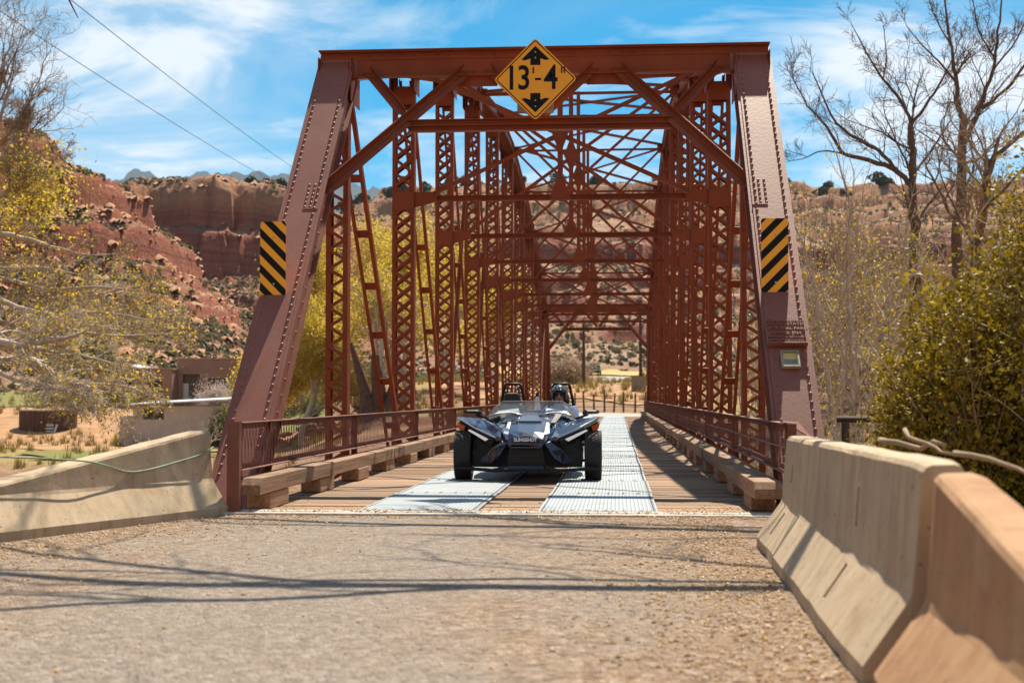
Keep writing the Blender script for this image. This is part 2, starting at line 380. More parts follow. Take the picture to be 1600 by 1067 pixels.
def concrete_mat(name, c1, c2, stain):
    m, nt, b = nodes_mat(name); N, L = nt.nodes.new, nt.links.new
    tc = N('ShaderNodeTexCoord')
    n = N('ShaderNodeTexNoise'); n.inputs['Scale'].default_value = 3.5; n.inputs['Detail'].default_value = 9; n.inputs['Roughness'].default_value = .65; L(tc.outputs['Object'], n.inputs['Vector'])
    mx = N('ShaderNodeMix'); mx.data_type = 'RGBA'; mx.inputs[6].default_value = (*c1, 1); mx.inputs[7].default_value = (*c2, 1)
    rn = N('ShaderNodeMapRange'); rn.inputs[1].default_value = .33; rn.inputs[2].default_value = .66; L(n.outputs['Fac'], rn.inputs[0]); L(rn.outputs[0], mx.inputs[0])
    # rain streaks and red dust
    mp = N('ShaderNodeMapping'); mp.inputs['Scale'].default_value = (7, 7, .7); L(tc.outputs['Object'], mp.inputs[0])
    n2 = N('ShaderNodeTexNoise'); n2.inputs['Scale'].default_value = 1.4; n2.inputs['Detail'].default_value = 6; L(mp.outputs[0], n2.inputs['Vector'])
    r2 = N('ShaderNodeValToRGB'); r2.color_ramp.elements[0].position = .5; r2.color_ramp.elements[1].position = .75; L(n2.outputs['Fac'], r2.inputs[0])
    ms = N('ShaderNodeMath'); ms.operation = 'MULTIPLY'; ms.inputs[1].default_value = .75; L(r2.outputs[0], ms.inputs[0])
    m2 = N('ShaderNodeMix'); m2.data_type = 'RGBA'; L(ms.outputs[0], m2.inputs[0]); L(mx.outputs[2], m2.inputs[6]); m2.inputs[7].default_value = (*stain, 1)
    # pits
    n3 = N('ShaderNodeTexNoise'); n3.inputs['Scale'].default_value = 30; n3.inputs['Detail'].default_value = 2; L(tc.outputs['Object'], n3.inputs['Vector'])
    r3 = N('ShaderNodeValToRGB'); r3.color_ramp.elements[0].position = .68; r3.color_ramp.elements[1].position = .73; L(n3.outputs['Fac'], r3.inputs[0])
    m3 = N('ShaderNodeMix'); m3.data_type = 'RGBA'; L(r3.outputs[0], m3.inputs[0]); L(m2.outputs[2], m3.inputs[6]); m3.inputs[7].default_value = (0.16, 0.11, 0.075, 1)
    L(m3.outputs[2], b.inputs['Base Color']); b.inputs['Roughness'].default_value = .88
    bp = N('ShaderNodeBump'); bp.inputs['Strength'].default_value = .35; bp.inputs['Distance'].default_value = .02
    sm = N('ShaderNodeMath'); sm.operation = 'SUBTRACT'; L(n.outputs['Fac'], sm.inputs[0]); L(r3.outputs[0], sm.inputs[1]); L(sm.outputs[0], bp.inputs['Height']); L(bp.outputs[0], b.inputs['Normal'])
    return m
CONCRETE = concrete_mat('weathered_concrete', (0.50, 0.385, 0.255), (0.39, 0.285, 0.18), (0.33, 0.20, 0.105))
CONCRETE_RED = concrete_mat('dusty_orange_concrete', (0.43, 0.255, 0.13), (0.34, 0.175, 0.078), (0.27, 0.115, 0.042))
JOINT = concrete_mat('pale_concrete_joint', (0.56, 0.51, 0.45), (0.42, 0.36, 0.30), (0.34, 0.24, 0.16))

def ground_mat():
    m, nt, b = nodes_mat('red_rock_and_scrub_ground'); N, L = nt.nodes.new, nt.links.new
    tc = N('ShaderNodeTexCoord'); geo = N('ShaderNodeNewGeometry')
    sx = N('ShaderNodeSeparateXYZ'); L(geo.outputs['True Normal'], sx.inputs[0])
    pos = N('ShaderNodeSeparateXYZ'); L(geo.outputs['Position'], pos.inputs[0])
    nb = N('ShaderNodeTexNoise'); nb.inputs['Scale'].default_value = .035; nb.inputs['Detail'].default_value = 8; nb.inputs['Roughness'].default_value = .6; L(geo.outputs['Position'], nb.inputs['Vector'])
    nf = N('ShaderNodeTexNoise'); nf.inputs['Scale'].default_value = .5; nf.inputs['Detail'].default_value = 8; nf.inputs['Roughness'].default_value = .7; L(geo.outputs['Position'], nf.inputs['Vector'])
    # soil: pinkish tan <-> red earth
    soil = N('ShaderNodeValToRGB'); cr = soil.color_ramp
    cr.elements[0].position = .34; cr.elements[0].color = (0.21, 0.090, 0.050, 1); cr.elements[1].position = .66; cr.elements[1].color = (0.40, 0.275, 0.175, 1)
    e = cr.elements.new(.5); e.color = (0.31, 0.180, 0.110, 1)
    mix = N('ShaderNodeMath'); mix.operation = 'ADD'; h = N('ShaderNodeMath'); h.operation = 'MULTIPLY'; h.inputs[1].default_value = .5
    L(nf.outputs['Fac'], h.inputs[0]); h2 = N('ShaderNodeMath'); h2.operation = 'MULTIPLY'; h2.inputs[1].default_value = .5; L(nb.outputs['Fac'], h2.inputs[0])
    L(h.outputs[0], mix.inputs[0]); L(h2.outputs[0], mix.inputs[1]); L(mix.outputs[0], soil.inputs[0])
    redx = N('ShaderNodeMapRange'); redx.inputs[1].default_value = -20; redx.inputs[2].default_value = -75; redx.inputs[4].default_value = .72; L(pos.outputs['X'], redx.inputs[0])
    redd = N('ShaderNodeMapRange'); redd.inputs[1].default_value = 150; redd.inputs[2].default_value = 210; L(pos.outputs['Y'], redd.inputs[0])
    redm = N('ShaderNodeMath'); redm.operation = 'MULTIPLY'; L(redx.outputs[0], redm.inputs[0]); L(redd.outputs[0], redm.inputs[1])
    rs2 = N('ShaderNodeValToRGB'); rs2.color_ramp.elements[0].position = .38; rs2.color_ramp.elements[0].color = (0.165, 0.055, 0.027, 1); rs2.color_ramp.elements[1].position = .66; rs2.color_ramp.elements[1].color = (0.36, 0.195, 0.105, 1); L(mix.outputs[0], rs2.inputs[0])
    soil2 = N('ShaderNodeMix'); soil2.data_type = 'RGBA'; L(redm.outputs[0], soil2.inputs[0]); L(soil.outputs[0], soil2.inputs[6]); L(rs2.outputs[0], soil2.inputs[7])
    # rock strata by height
    wob = N('ShaderNodeMath'); wob.operation = 'MULTIPLY'; wob.inputs[1].default_value = 9.0; L(nb.outputs['Fac'], wob.inputs[0])
    zz = N('ShaderNodeMath'); zz.operation = 'ADD'; L(pos.outputs['Z'], zz.inputs[0]); L(wob.outputs[0], zz.inputs[1])
    cz = N('ShaderNodeCombineXYZ'); L(zz.outputs[0], cz.inputs[2])
    ns = N('ShaderNodeTexNoise'); ns.inputs['Scale'].default_value = .55; ns.inputs['Detail'].default_value = 5; ns.inputs['Roughness'].default_value = .75; L(cz.outputs[0], ns.inputs['Vector'])
    rock = N('ShaderNodeValToRGB'); cr = rock.color_ramp
    cr.elements[0].position = .3; cr.elements[0].color = (0.13, 0.035, 0.022, 1); cr.elements[1].position = .7; cr.elements[1].color = (0.34, 0.175, 0.10, 1)
    e = cr.elements.new(.45); e.color = (0.21, 0.062, 0.036, 1); e = cr.elements.new(.58); e.color = (0.26, 0.095, 0.052, 1)
    L(ns.outputs['Fac'], rock.inputs[0])
    # sandstone cap
    cap = N('ShaderNodeMapRange'); cap.inputs[1].default_value = 56; cap.inputs[2].default_value = 61; L(pos.outputs['Z'], cap.inputs[0])
    capc = N('ShaderNodeMix'); capc.data_type = 'RGBA'; L(nf.outputs['Fac'], capc.inputs[0]); capc.inputs[6].default_value = (0.20, 0.075, 0.035, 1); capc.inputs[7].default_value = (0.44, 0.255, 0.14, 1)
    capm = N('ShaderNodeMath'); capm.operation = 'MULTIPLY'; capm.inputs[1].default_value = .8; L(cap.outputs[0], capm.inputs[0])
    rk = N('ShaderNodeMix'); rk.data_type = 'RGBA'; L(capm.outputs[0], rk.inputs[0]); L(rock.outputs[0], rk.inputs[6]); L(capc.outputs[2], rk.inputs[7])
    st = N('ShaderNodeMapRange'); st.inputs[1].default_value = .84; st.inputs[2].default_value = .70; L(sx.outputs['Z'], st.inputs[0])
    base = N('ShaderNodeMix'); base.data_type = 'RGBA'; L(st.outputs[0], base.inputs[0]); L(soil2.outputs[2], base.inputs[6]); L(rk.outputs[2], base.inputs[7])
    # dry yellow grass on the flats
    fl = N('ShaderNodeMapRange'); fl.inputs[1].default_value = .985; fl.inputs[2].default_value = .998; L(sx.outputs['Z'], fl.inputs[0])
    gn = N('ShaderNodeMapRange'); gn.inputs[1].default_value = .46; gn.inputs[2].default_value = .58; L(nb.outputs['Fac'], gn.inputs[0])
    gm = N('ShaderNodeMath'); gm.operation = 'MULTIPLY'; L(fl.outputs[0], gm.inputs[0]); L(gn.outputs[0], gm.inputs[1])
    gc = N('ShaderNodeMix'); gc.data_type = 'RGBA'; L(nf.outputs['Fac'], gc.inputs[0]); gc.inputs[6].default_value = (0.24, 0.17, 0.055, 1); gc.inputs[7].default_value = (0.44, 0.33, 0.12, 1)
    g2 = N('ShaderNodeMix'); g2.data_type = 'RGBA'; L(gm.outputs[0], g2.inputs[0]); L(base.outputs[2], g2.inputs[6]); L(gc.outputs[2], g2.inputs[7])
    cm = N('ShaderNodeMapping'); cm.inputs['Scale'].default_value = (.42, .42, .055); L(geo.outputs['Position'], cm.inputs[0])
    vo = N('ShaderNodeTexNoise'); vo.inputs['Scale'].default_value = 1.0; vo.inputs['Detail'].default_value = 7; vo.inputs['Roughness'].default_value = .7; L(cm.outputs[0], vo.inputs['Vector'])
    ck = N('ShaderNodeMapRange'); ck.inputs[1].default_value = .56; ck.inputs[2].default_value = .70; ck.inputs[3].default_value = 0; ck.inputs[4].default_value = .62; L(vo.outputs['Fac'], ck.inputs[0])
    ck2 = N('ShaderNodeMath'); ck2.operation = 'MULTIPLY'; L(ck.outputs[0], ck2.inputs[0]); L(st.outputs[0], ck2.inputs[1])
    crk = N('ShaderNodeMix'); crk.data_type = 'RGBA'; L(ck2.outputs[0], crk.inputs[0]); L(g2.outputs[2], crk.inputs[6]); crk.inputs[7].default_value = (0.07, 0.028, 0.018, 1)
    L(crk.outputs[2], b.inputs['Base Color']); b.inputs['Roughness'].default_value = .95; b.inputs['Specular IOR Level'].default_value = .2
    bp = N('ShaderNodeBump'); bp.inputs['Strength'].default_value = .9; bp.inputs['Distance'].default_value = .8; L(nf.outputs['Fac'], bp.inputs['Height']); L(bp.outputs[0], b.inputs['Normal'])
    return m
GROUND = ground_mat()
BARK_DARK = mat('dark_bark', (0.15, 0.088, 0.054), rough=.9, var=.4, scale=8, bump=.5, bscale=18)
BARK_PALE = mat('pale_grey_bark', (0.52, 0.42, 0.33), rough=.9, var=.45, scale=6, bump=.3, bscale=20)
BARK_TAN = mat('tan_twig_bark', (0.36, 0.25, 0.155), rough=.9, var=.35, scale=4)
BARK_BURNT = mat('burnt_bark', (0.055, 0.035, 0.028), rough=.95, var=.5, scale=3, bump=.6, bscale=8, col2=(0.17, 0.075, 0.035))
LEAF_SPRING = leaf_mat('spring_yellow_green_leaf', (0.42, 0.29, 0.012), (0.70, 0.50, 0.03), (0.56, 0.40, 0.018), trans=.6)
LEAF_HAZE = leaf_mat('pale_spring_bud', (0.46, 0.34, 0.035), (0.70, 0.53, 0.085), (0.58, 0.43, 0.05), trans=.6)
LEAF_BUSH = leaf_mat('olive_bush_leaf', (0.13, 0.092, 0.010), (0.46, 0.325, 0.018), (0.28, 0.20, 0.012), trans=.3)
LEAF_JUNIPER = leaf_mat('juniper_green', (0.035, 0.042, 0.020), (0.085, 0.088, 0.038), trans=.1)
LEAF_SAGE = leaf_mat('sage_scrub', (0.15, 0.125, 0.065), (0.33, 0.27, 0.155), (0.23, 0.185, 0.10), trans=.25)
LEAF_GREEN = leaf_mat('fresh_shrub_green', (0.09, 0.11, 0.02), (0.20, 0.21, 0.045), trans=.3)
BLOSSOM = leaf_mat('white_pink_blossom', (0.50, 0.40, 0.36), (0.72, 0.64, 0.60), trans=.3)
LEAF_TAN = leaf_mat('tan_dry_brush', (0.30, 0.20, 0.125), (0.50, 0.37, 0.25), trans=.2)
CARDARK = mat('near_black_blue_paint', (0.004, 0.011, 0.03), rough=.2, metal=.3, var=.1, scale=30, coat=1.0)
BLACK = mat('black_plastic', (0.008, 0.008, 0.009), rough=.48, spec=.35, var=.2, scale=20)
RUBBER = mat('tyre_rubber', (0.032, 0.030, 0.029), rough=.75, var=.3, scale=30, bump=.2, bscale=80)
CARBLUE = mat('dark_blue_car_paint', (0.004, 0.017, 0.058), rough=.24, metal=.15, var=.12, scale=30, coat=.7)
SILVER = mat('silver_trim', (0.55, 0.56, 0.57), rough=.3, metal=.7, var=.1, scale=20)
LAMPWHITE = mat('headlamp_lens', (0.75, 0.74, 0.70), rough=.18, var=.08, scale=10, coat=.8)
LAMPLIT = mat('lit_headlamp_lens', (0.8, 0.8, 0.78), rough=.2, var=.05, scale=10, coat=.8); LAMPLIT.node_tree.nodes['Principled BSDF'].inputs['Emission Color'].default_value = (1, .97, .9, 1); LAMPLIT.node_tree.nodes['Principled BSDF'].inputs['Emission Strength'].default_value = .16
AMBER = mat('amber_marker_lens', (0.55, 0.11, 0.012), rough=.3, var=.1, scale=20, coat=.5)
WHITE = mat('white_paint', (0.72, 0.72, 0.70), rough=.5, var=.08, scale=6)
SIGN_YELLOW = mat('yellow_sign_sheeting', (0.95, 0.42, 0.010), rough=.45, var=.08, scale=4, col2=(0.90, 0.38, 0.008))
SIGN_BLACK = mat('black_sign_print', (0.006, 0.006, 0.007), rough=.6, spec=.2, var=.1, scale=10)
ALU = mat('sign_aluminium', (0.42, 0.42, 0.41), rough=.4, metal=.6, var=.15, scale=8)
POLE = mat('utility_pole_wood', (0.075, 0.05, 0.035), rough=.9, var=.4, scale=4, bump=.3, bscale=20)
# ------------------------------------------------------------------ the ground: valley, hills, cliffs
DECK_LEN = 66.1
def road_z(y):
    y = np.asarray(y, float)
    return np.where(y < 0, 0.011 * np.minimum(-y, 40.0), 0.0)
CEN = ([0, 79, 92, 100, 106, 130, 220, 300, 335, 370, 420, 478, 484, 540, 590, 606, 650, 720, 3000],
       [-.3, -.3, .1, .9, 1.7, 2.3, 3.6, 5.6, 7.0, 17, 31, 48, 55, 70, 82, 90, 102, 104, 96])
LEF = ([0, 52, 111, 119, 130, 160, 250, 340, 380, 422, 427, 436, 439, 443, 449, 470, 3000],
       [-2.6, -2.6, -2.5, -1.5, -.1, 1.2, 5, 13, 25, 37, 49, 53, 63, 67, 68.5, 71, 66])
RIG = ([0, 30, 60, 100, 150, 220, 300, 340, 400, 478, 486, 560, 650, 720, 3000],
       [-1.5, -1.5, -1, .8, 2.5, 4, 6, 9, 25, 44, 52, 72, 98, 100, 92])
NOSE = ([-1200, -200, 0, 60, 130, 200, 260, 330, 400, 470, 560], [52, 60, 57, 54.5, 50.0, 45.0, 38, 26, 13, 5, 0])
def ground_z(x, y):
    x = np.asarray(x, float); y = np.asarray(y, float)
    ax, ay = x - CAM[0], y - CAM[1]
    d = np.hypot(ax, ay); px = 965 + 2164 * np.clip(np.arctan2(ax, ay), -1.5, 1.5)
    wob = fbm(x / 90 + 3, y / 90, 4)
    dd = d + wob * 26 * smooth(200, 380, d) + fbm(x / 16, y / 16, 4) * 9 * smooth(330, 420, d)
    tx = (px - 965) * d / 2164.; blk = lambda w, k: _tab[np.floor(tx / w + fbm(x / 30 + k, y / 30, 2) * 1.5).astype(int) & 255, k] - .5
    dd = dd + (blk(9.0, 3) * 8 + blk(3.6, 11) * 3.5) * smooth(395, 415, d)
    c = np.interp(dd, *CEN); l = np.interp(dd, *LEF); r = np.interp(dd, *RIG)
    wl = smooth(640, 430, px); wr = smooth(1080, 1300, px)
    z = c * (1 - wl) * (1 - wr) + l * wl + r * wr
    top = np.interp(px, *NOSE)
    prof = np.interp(dd, [150, 185, 215, 245, 280, 300, 360, 420], [0, .10, .33, .60, 1.0, 1.02, .85, .3])
    zn = top * prof - 6 * (1 - np.minimum(prof * 12, 1))
    z = np.where(zn > z, zn + 0 * z, z)
    # rock ledges on the slopes
    hill = smooth(10, 22, z) * smooth(175, 230, d)
    per = 11.0; t = (z + wob * 5) / per; f = t - np.floor(t)
    led = per * (smooth(.60, .74, f) - f) * .42
    z = z + led * hill * (1 - wl * smooth(395, 415, d) * .9) * smooth(-.5, .4, fbm(x / 60 + 9, y / 60 + 4, 3) + .25)
    per2 = 3.4; t2 = (z + fbm(x / 30 + 31, y / 30, 3) * 3) / per2; f2 = t2 - np.floor(t2)
    z = z + per2 * (smooth(.62, .80, f2) - f2) * .5 * hill * smooth(-.15, .25, fbm(x / 35 + 2, y / 35 + 14, 3) + .05)
    rid = np.abs(fbm(x / 13 + 40, y / 13, 4))
    z = z + hill * (fbm(x / 22, y / 22, 5) * 3.0 + fbm(x / 5, y / 5, 4) * 1.3 - rid * 2.6)
    z = z + fbm(x / 14, y / 14, 4) * .35 * smooth(70, 110, d) * (1 - hill)
    # near ground: road bank, river bed, far bank
    bank = smooth(4.4, 9.5, np.abs(x + .3))
    near = (road_z(y) - .035) * (1 - bank) + (-2.3 + .5 * fbm(x / 6, y / 6, 3)) * bank
    rb = smooth(4, 9, x); chan = smooth(0, 8, y - 1.0 - 32 * rb) * smooth(66, 58, y)
    near = near * (1 - chan) + (-4.9 + .5 * fbm(x / 4, y / 4, 3)) * chan
    near = np.where((y > 58) & (np.abs(x) < 30), near * 1.0, near)
    farb = smooth(64.5, 67, y) * (1 - smooth(5, 12, np.abs(x - 1)))
    near = near * (1 - farb) + (-.05) * farb
    k = smooth(66, 84, d)
    return near * (1 - k) + z * k

def build_ground():
    ang = np.concatenate([np.linspace(-math.pi, -.62, 60, endpoint=False), np.linspace(-.62, .46, 430, endpoint=False), np.linspace(.46, math.pi, 60)])
    rad = np.concatenate([np.linspace(0.01, 24, 48, endpoint=False), np.linspace(24, 200, 150, endpoint=False), np.linspace(200, 330, 95, endpoint=False),
                          np.linspace(330, 415, 60, endpoint=False), np.linspace(415, 490, 100, endpoint=False), np.linspace(490, 720, 110, endpoint=False), np.geomspace(720, 6400, 24)])
    A, R = np.meshgrid(ang, rad)
    X = R * np.sin(A) + CAM[0]; Y = R * np.cos(A) + CAM[1] + 2.0
    Z = ground_z(X, Y)
    nr, na = X.shape
    V = np.stack([X, Y, Z], -1).reshape(-1, 3)
    i, j = np.meshgrid(np.arange(nr - 1), np.arange(na - 1), indexing='ij')
    a = i * na + j
    F = np.stack([a, a + 1, a + na + 1, a + na], -1).reshape(-1, 4)[:, ::-1]
    o = link('ground', np_mesh('ground', V, F, GROUND, smooth=False))
    tag(o, kind='structure')
build_ground()
def gz(x, y): return float(ground_z(np.array([x]), np.array([y]))[0])

def drape(name, poly_fn, m, lift=.04, nu=30, nv=30, edge=True):
    """Sheet laid on the terrain; poly_fn(u,v)->(x,y)."""
    V, F = [], []
    for i in range(nu + 1):
        for j in range(nv + 1):
            u_, v_ = i / nu, j / nv; w_ = 2 * math.pi * 1.7
            jit = .09 if edge else 0; u_ += jit * float(fbm(np.array([v_ * 5 + nu]), np.array([u_ * 2.0]), 3)[0]) * abs(2 * u_ - 1) * 2; v_ += jit * float(fbm(np.array([u_ * 7 + 3]), np.array([v_ * 2. + nv]), 3)[0]) * abs(2 * v_ - 1) * 3
            x, y = poly_fn(u_, v_); V.append((x, y, gz(x, y) + lift))
    for i in range(nu):
        for j in range(nv):
            a = i * (nv + 1) + j; F.append((a, a + nv + 1, a + nv + 2, a + 1))
    b = MB(); b.add(V, F); o = b.build(name, m, smooth=True); tag(o, kind='structure'); return o

def build_road():
    ys = np.concatenate([np.linspace(-60, -16, 12), np.linspace(-15, -.02, 60)]); xs = np.linspace(-5.2, 4.6, 40)
    X, Y = np.meshgrid(xs, ys); Z = road_z(Y) - .012 + fbm(X / 2.5, Y / 2.5, 3) * .014
    Z = Z - .02 * smooth(3.3, 4.6, np.abs(X)) 
    na = len(xs); i, j = np.meshgrid(np.arange(len(ys) - 1), np.arange(na - 1), indexing='ij'); a = i * na + j
    F = np.stack([a, a + 1, a + na + 1, a + na], -1).reshape(-1, 4)
    tag(link('road', np_mesh('road', np.stack([X, Y, Z], -1).reshape(-1, 3), F, ROAD, True)), kind='structure')
    b = MB(); b.bx(-3.0, 2.75, -.02, .17, -.3, .012); b.bx(-2.9, 2.7, -.16, -.021, -.3, .006)
    tag(b.build('concrete_joint', JOINT, bevel=.006), kind='structure')
    b = MB(); b.bx(-3.6, 3.6, -1.4, -.161, -3.2, -.06); b.bx(-3.4, 3.4, -.16, .1, -3.2, -.31); b.bx(-3.3, 3.4, 66.2, 67.4, -4.5, -.06)
    tag(b.build('abutment_wall', CONCRETE), kind='structure')
build_road()
GREYROAD = mat('pale_grey_asphalt', (0.34, 0.32, 0.30), rough=.9, var=.2, scale=2)
DIRT = mat('orange_dirt', (0.37, 0.195, 0.088), rough=.95, var=.35, scale=.6, bump=.3, bscale=4)
LAWN = mat('spring_lawn', (0.115, 0.125, 0.018), rough=.95, var=.4, scale=.8, bump=.5, bscale=12, col2=(0.19, 0.16, 0.035))
FIELD = mat('dry_yellow_field', (0.46, 0.33, 0.10), rough=.95, var=.35, scale=.25, bump=.3, bscale=3, col2=(0.36, 0.25, 0.085))
def quad(p0, p1, p2, p3):
    def f(u, v):
        a = (p0[0] + (p1[0] - p0[0]) * u, p0[1] + (p1[1] - p0[1]) * u); c = (p3[0] + (p2[0] - p3[0]) * u, p3[1] + (p2[1] - p3[1]) * u)
        return a[0] + (c[0] - a[0]) * v, a[1] + (c[1] - a[1]) * v
    return f
def xy(px, d):
    p = at(px, 620, d); return (p.x, p.y)
drape('far_road', quad((-3.2, 66.3), (3.4, 66.3), (3.0, 76), (-9, 76)), GREYROAD, .03, 12, 12, False)
drape('far_road', quad(xy(935, 205), xy(962, 205), xy(985, 262), xy(948, 262)), GREYROAD, .12, 14, 14)
drape('far_road', quad(xy(860, 182), xy(1120, 182), xy(1120, 196), xy(860, 196)), GREYROAD, .10, 24, 6)
drape('dirt_bank', quad(xy(700, 98), xy(1100, 98), xy(1120, 124), xy(700, 124)), DIRT, .08, 30, 16)
drape('dry_field', quad(xy(780, 290), xy(1060, 290), xy(1090, 332), xy(760, 332)), FIELD, .25, 30, 16)
drape('dirt_yard', quad(xy(-120, 92), xy(420, 92), xy(430, 125), xy(-120, 125)), DIRT, .05, 30, 20)
drape('lawn', quad(xy(40, 78), xy(330, 82), xy(330, 91), xy(60, 89)), LAWN, .10, 24, 10)
drape('lawn', quad(xy(-80, 126), xy(225, 126), xy(225, 150), xy(-80, 150)), LAWN, .10, 24, 14)
drape('lawn', quad(xy(420, 112), xy(520, 112), xy(520, 124), xy(420, 124)), LAWN, .12, 12, 8)

WATER, wnt, wb = nodes_mat('muddy_river_water')
wb.inputs['Base Color'].default_value = (0.10, 0.065, 0.04, 1); wb.inputs['Roughness'].default_value = .12
_n = wnt.nodes.new('ShaderNodeTexNoise'); _n.inputs['Scale'].default_value = 1.4; _b = wnt.nodes.new('ShaderNodeBump'); _b.inputs['Strength'].default_value = .25
wnt.links.new(_n.outputs['Fac'], _b.inputs['Height']); wnt.links.new(_b.outputs[0], wb.inputs['Normal'])
b = MB(); b.add([(-140, 12, -4.65), (140, 12, -4.65), (140, 55, -4.65), (-140, 55, -4.65)], [(0, 1, 2, 3)])
tag(b.build('river', WATER), kind='structure')

# far blue mountains beyond the rim
def mountains():
    m = mat('distant_forest_and_rock', (0.07, 0.085, 0.095), rough=1, var=.35, scale=.004, detail=8)
    px = np.linspace(-500, 1900, 420); rows = np.linspace(0, 1, 26)
    prof = np.interp(px, [-500, 100, 190, 205, 225, 243, 256, 268, 300, 345, 400, 470, 560, 700, 1000, 1900], [300, 296, 280, 266, 264, 272, 286, 283, 272, 270, 272, 277, 290, 312, 330, 330])
    V = []
    D = 5200.
    for r in rows:
        for i, p in enumerate(px):
            q = at(p, prof[i], D); hgt = q.z + fbm(np.array([p / 9.]), np.array([1.3]), 4)[0] * 26
            x, y = q.x, q.y - 1500 * (1 - r); z = -40 + (hgt + 40) * (r ** 1.3) + fbm(np.array([x / 160.]), np.array([y / 160.]), 5)[0] * 90 * r * (1 - r) * 2
            V.append((x, y, z))
    na = len(px); F = [(r * na + i, r * na + i + 1, (r + 1) * na + i + 1, (r + 1) * na + i) for r in range(len(rows) - 1) for i in range(na - 1)]
    b = MB(); b.add(V, F); tag(b.build('mountains', m, smooth=False), kind='structure')
mountains()
# ------------------------------------------------------------------ the truss bridge
PN, NP, HW = 6.01, 11, 2.885
UZ = {1: 5.72, 2: 7.2, 3: 8.45, 4: 9.4, 5: 10.0, 6: 10.0, 7: 9.4, 8: 8.45, 9: 7.2, 10: 5.72}
LZ = -.85
STRUT_Z = 4.74
bridge = thing('truss_bridge', 'red-brown riveted steel through-truss bridge with timber deck and lattice railings', 'bridge')
def bpart(b, name, m=None, parent=None, **k): return b.build(name, m or STEEL, parent or bridge, **k)
def U(k, s): return Vector((s * HW, k * PN, UZ[k]))
def Lo(k, s): return Vector((s * HW, k * PN, LZ))

def frame_of(a, b, side=(1, 0, 0)):
    d = (b - a).normalized(); s = Vector(side); n = d.cross(s).normalized()
    return d, s, n

def box_member(b, a, c, w, h, wide_cover=True):
    """Two side channels under a cover plate; n is the outer (upper) side."""
    d, s, n = frame_of(a, c)
    if n.z < 0: n = -n
    for sg in (-1, 1):
        o = s * (sg * (w / 2 - .03))
        b.bar(a + o, c + o, .016, h, n)
        b.bar(a + o + n * (h / 2) + s * sg * .03, c + o + n * (h / 2) + s * sg * .03, .075, .014, n)
        b.bar(a + o - n * (h / 2 - .007) + s * sg * .03, c + o - n * (h / 2 - .007) + s * sg * .03, .075, .014, n)
    top = n * (h / 2 + .014)
    b.bar(a + top, c + top, w, .013, n)
    return d, s, n

def end_post(k0, k1, s):
    a, c = Lo(k0, s), U(k1, s); w, h = .43, .34
    d, sx, n = frame_of(a, c); n = n if n.z > 0 else -n
    c2 = c + d * .12
    b = MB(); box_member(b, a, c2, w, h)
    o = bpart(b, 'end_post', STEEL_FADED)
    # rivets along the cover plate and the side channels
    r = MB(); Ln = (c2 - a).length
    t = 1.4
    while t < Ln - .05:
        for sg in (-1, 1):
            r.dome(a + d * t + sx * sg * (w / 2 - .045) + n * (h / 2 + .021), .021, n, 7, .02)
            if (int(t / .125) % 2) == 0:
                r.dome(a + d * t + sx * sg * (w / 2 - .022) + n * (h / 2 - .05), .019, sx * sg, 6)
                r.dome(a + d * t + sx * sg * (w / 2 - .022) - n * (h / 2 - .05), .019, sx * sg, 6)
        t += .125
    for q in range(6):
        for sg in (-1, 1): r.dome(a + d * (Ln - 3.35 + q * .085) - sx * s * (w / 2 - .10 - .07 * (sg > 0)) + n * (h / 2 + .021), .018, n, 6)
    tag(r.build('rivets', STEEL_FADED, o, smooth=True), kind='stuff')
    # splice plate under the knee brace and hip gusset
    g = MB(); g.bar(a + d * (Ln - 3.4) - sx * s * (w / 2 - .09) + n * (h / 2 + .024), a + d * (Ln - 3.385) - sx * s * (w / 2 - .09) + n * (h / 2 + .024), .19, .012, n)
    g.build('splice_plate', STEEL_FADED, o)
    lac = MB(); q = .4; sg = 1
    while q < Ln - .5:
        p0 = a + d * q + sx * sg * (w / 2 - .06) - n * (h / 2); p1 = a + d * (q + .3) - sx * sg * (w / 2 - .06) - n * (h / 2)
        lac.bar(p0, p1, .06, .01, n); sg = -sg; q += .3
    tag(lac.build('lacing', STEEL, o), kind='stuff')
    return o
for s in (-1, 1):
    end_post(0, 1, s); end_post(NP, NP - 1, s)

def top_chord(s):
    for k in range(1, NP - 1):
        a, c = U(k, s), U(k + 1, s); b = MB(); d, sx, n = box_member(b, a - (c - a).normalized() * .02, c, .43, .30)
        o = bpart(b, 'top_chord')
        Ln = (c - a).length; lac = MB(); q = .25; sg = 1
        while q < Ln - .3:
            lac.bar(a + d * q + sx * sg * .17 - n * .15, a + d * (q + .16) - sx * sg * .17 - n * .15, .05, .009, n); sg = -sg; q += .16
        tag(lac.build('lacing', STEEL, o), kind='stuff')
        r = MB(); t = .1
        while t < Ln:
            for sg in (-1, 1):
                r.dome(a + d * t + sx * sg * .17 + n * .172, .018, n, 6)
                r.dome(a + d * t + sx * sg * .195 - n * .11, .016, sx * sg, 6)
            t += .16
        tag(r.build('rivets', STEEL, o), kind='stuff')
        for e in ((a, c) if k == NP - 2 else (a,)):
            for q in (-1, 1):
                g = MB(); g.bx(e.x + q * .221, e.x + q * .235, e.y - .33, e.y + .33, e.z - .5, e.z + .11); g.build('gusset_plate', STEEL, o)
    for k in range(NP):
        b = MB(); a, c = Lo(k, s), Lo(k + 1, s)
        for sg in (-1, 1): b.bar(a + Vector((sg * .12, 0, 0)), c + Vector((sg * .12, 0, 0)), .02, .22, (0, 0, 1))
        bpart(b, 'bottom_chord')
for s in (-1, 1): top_chord(s)

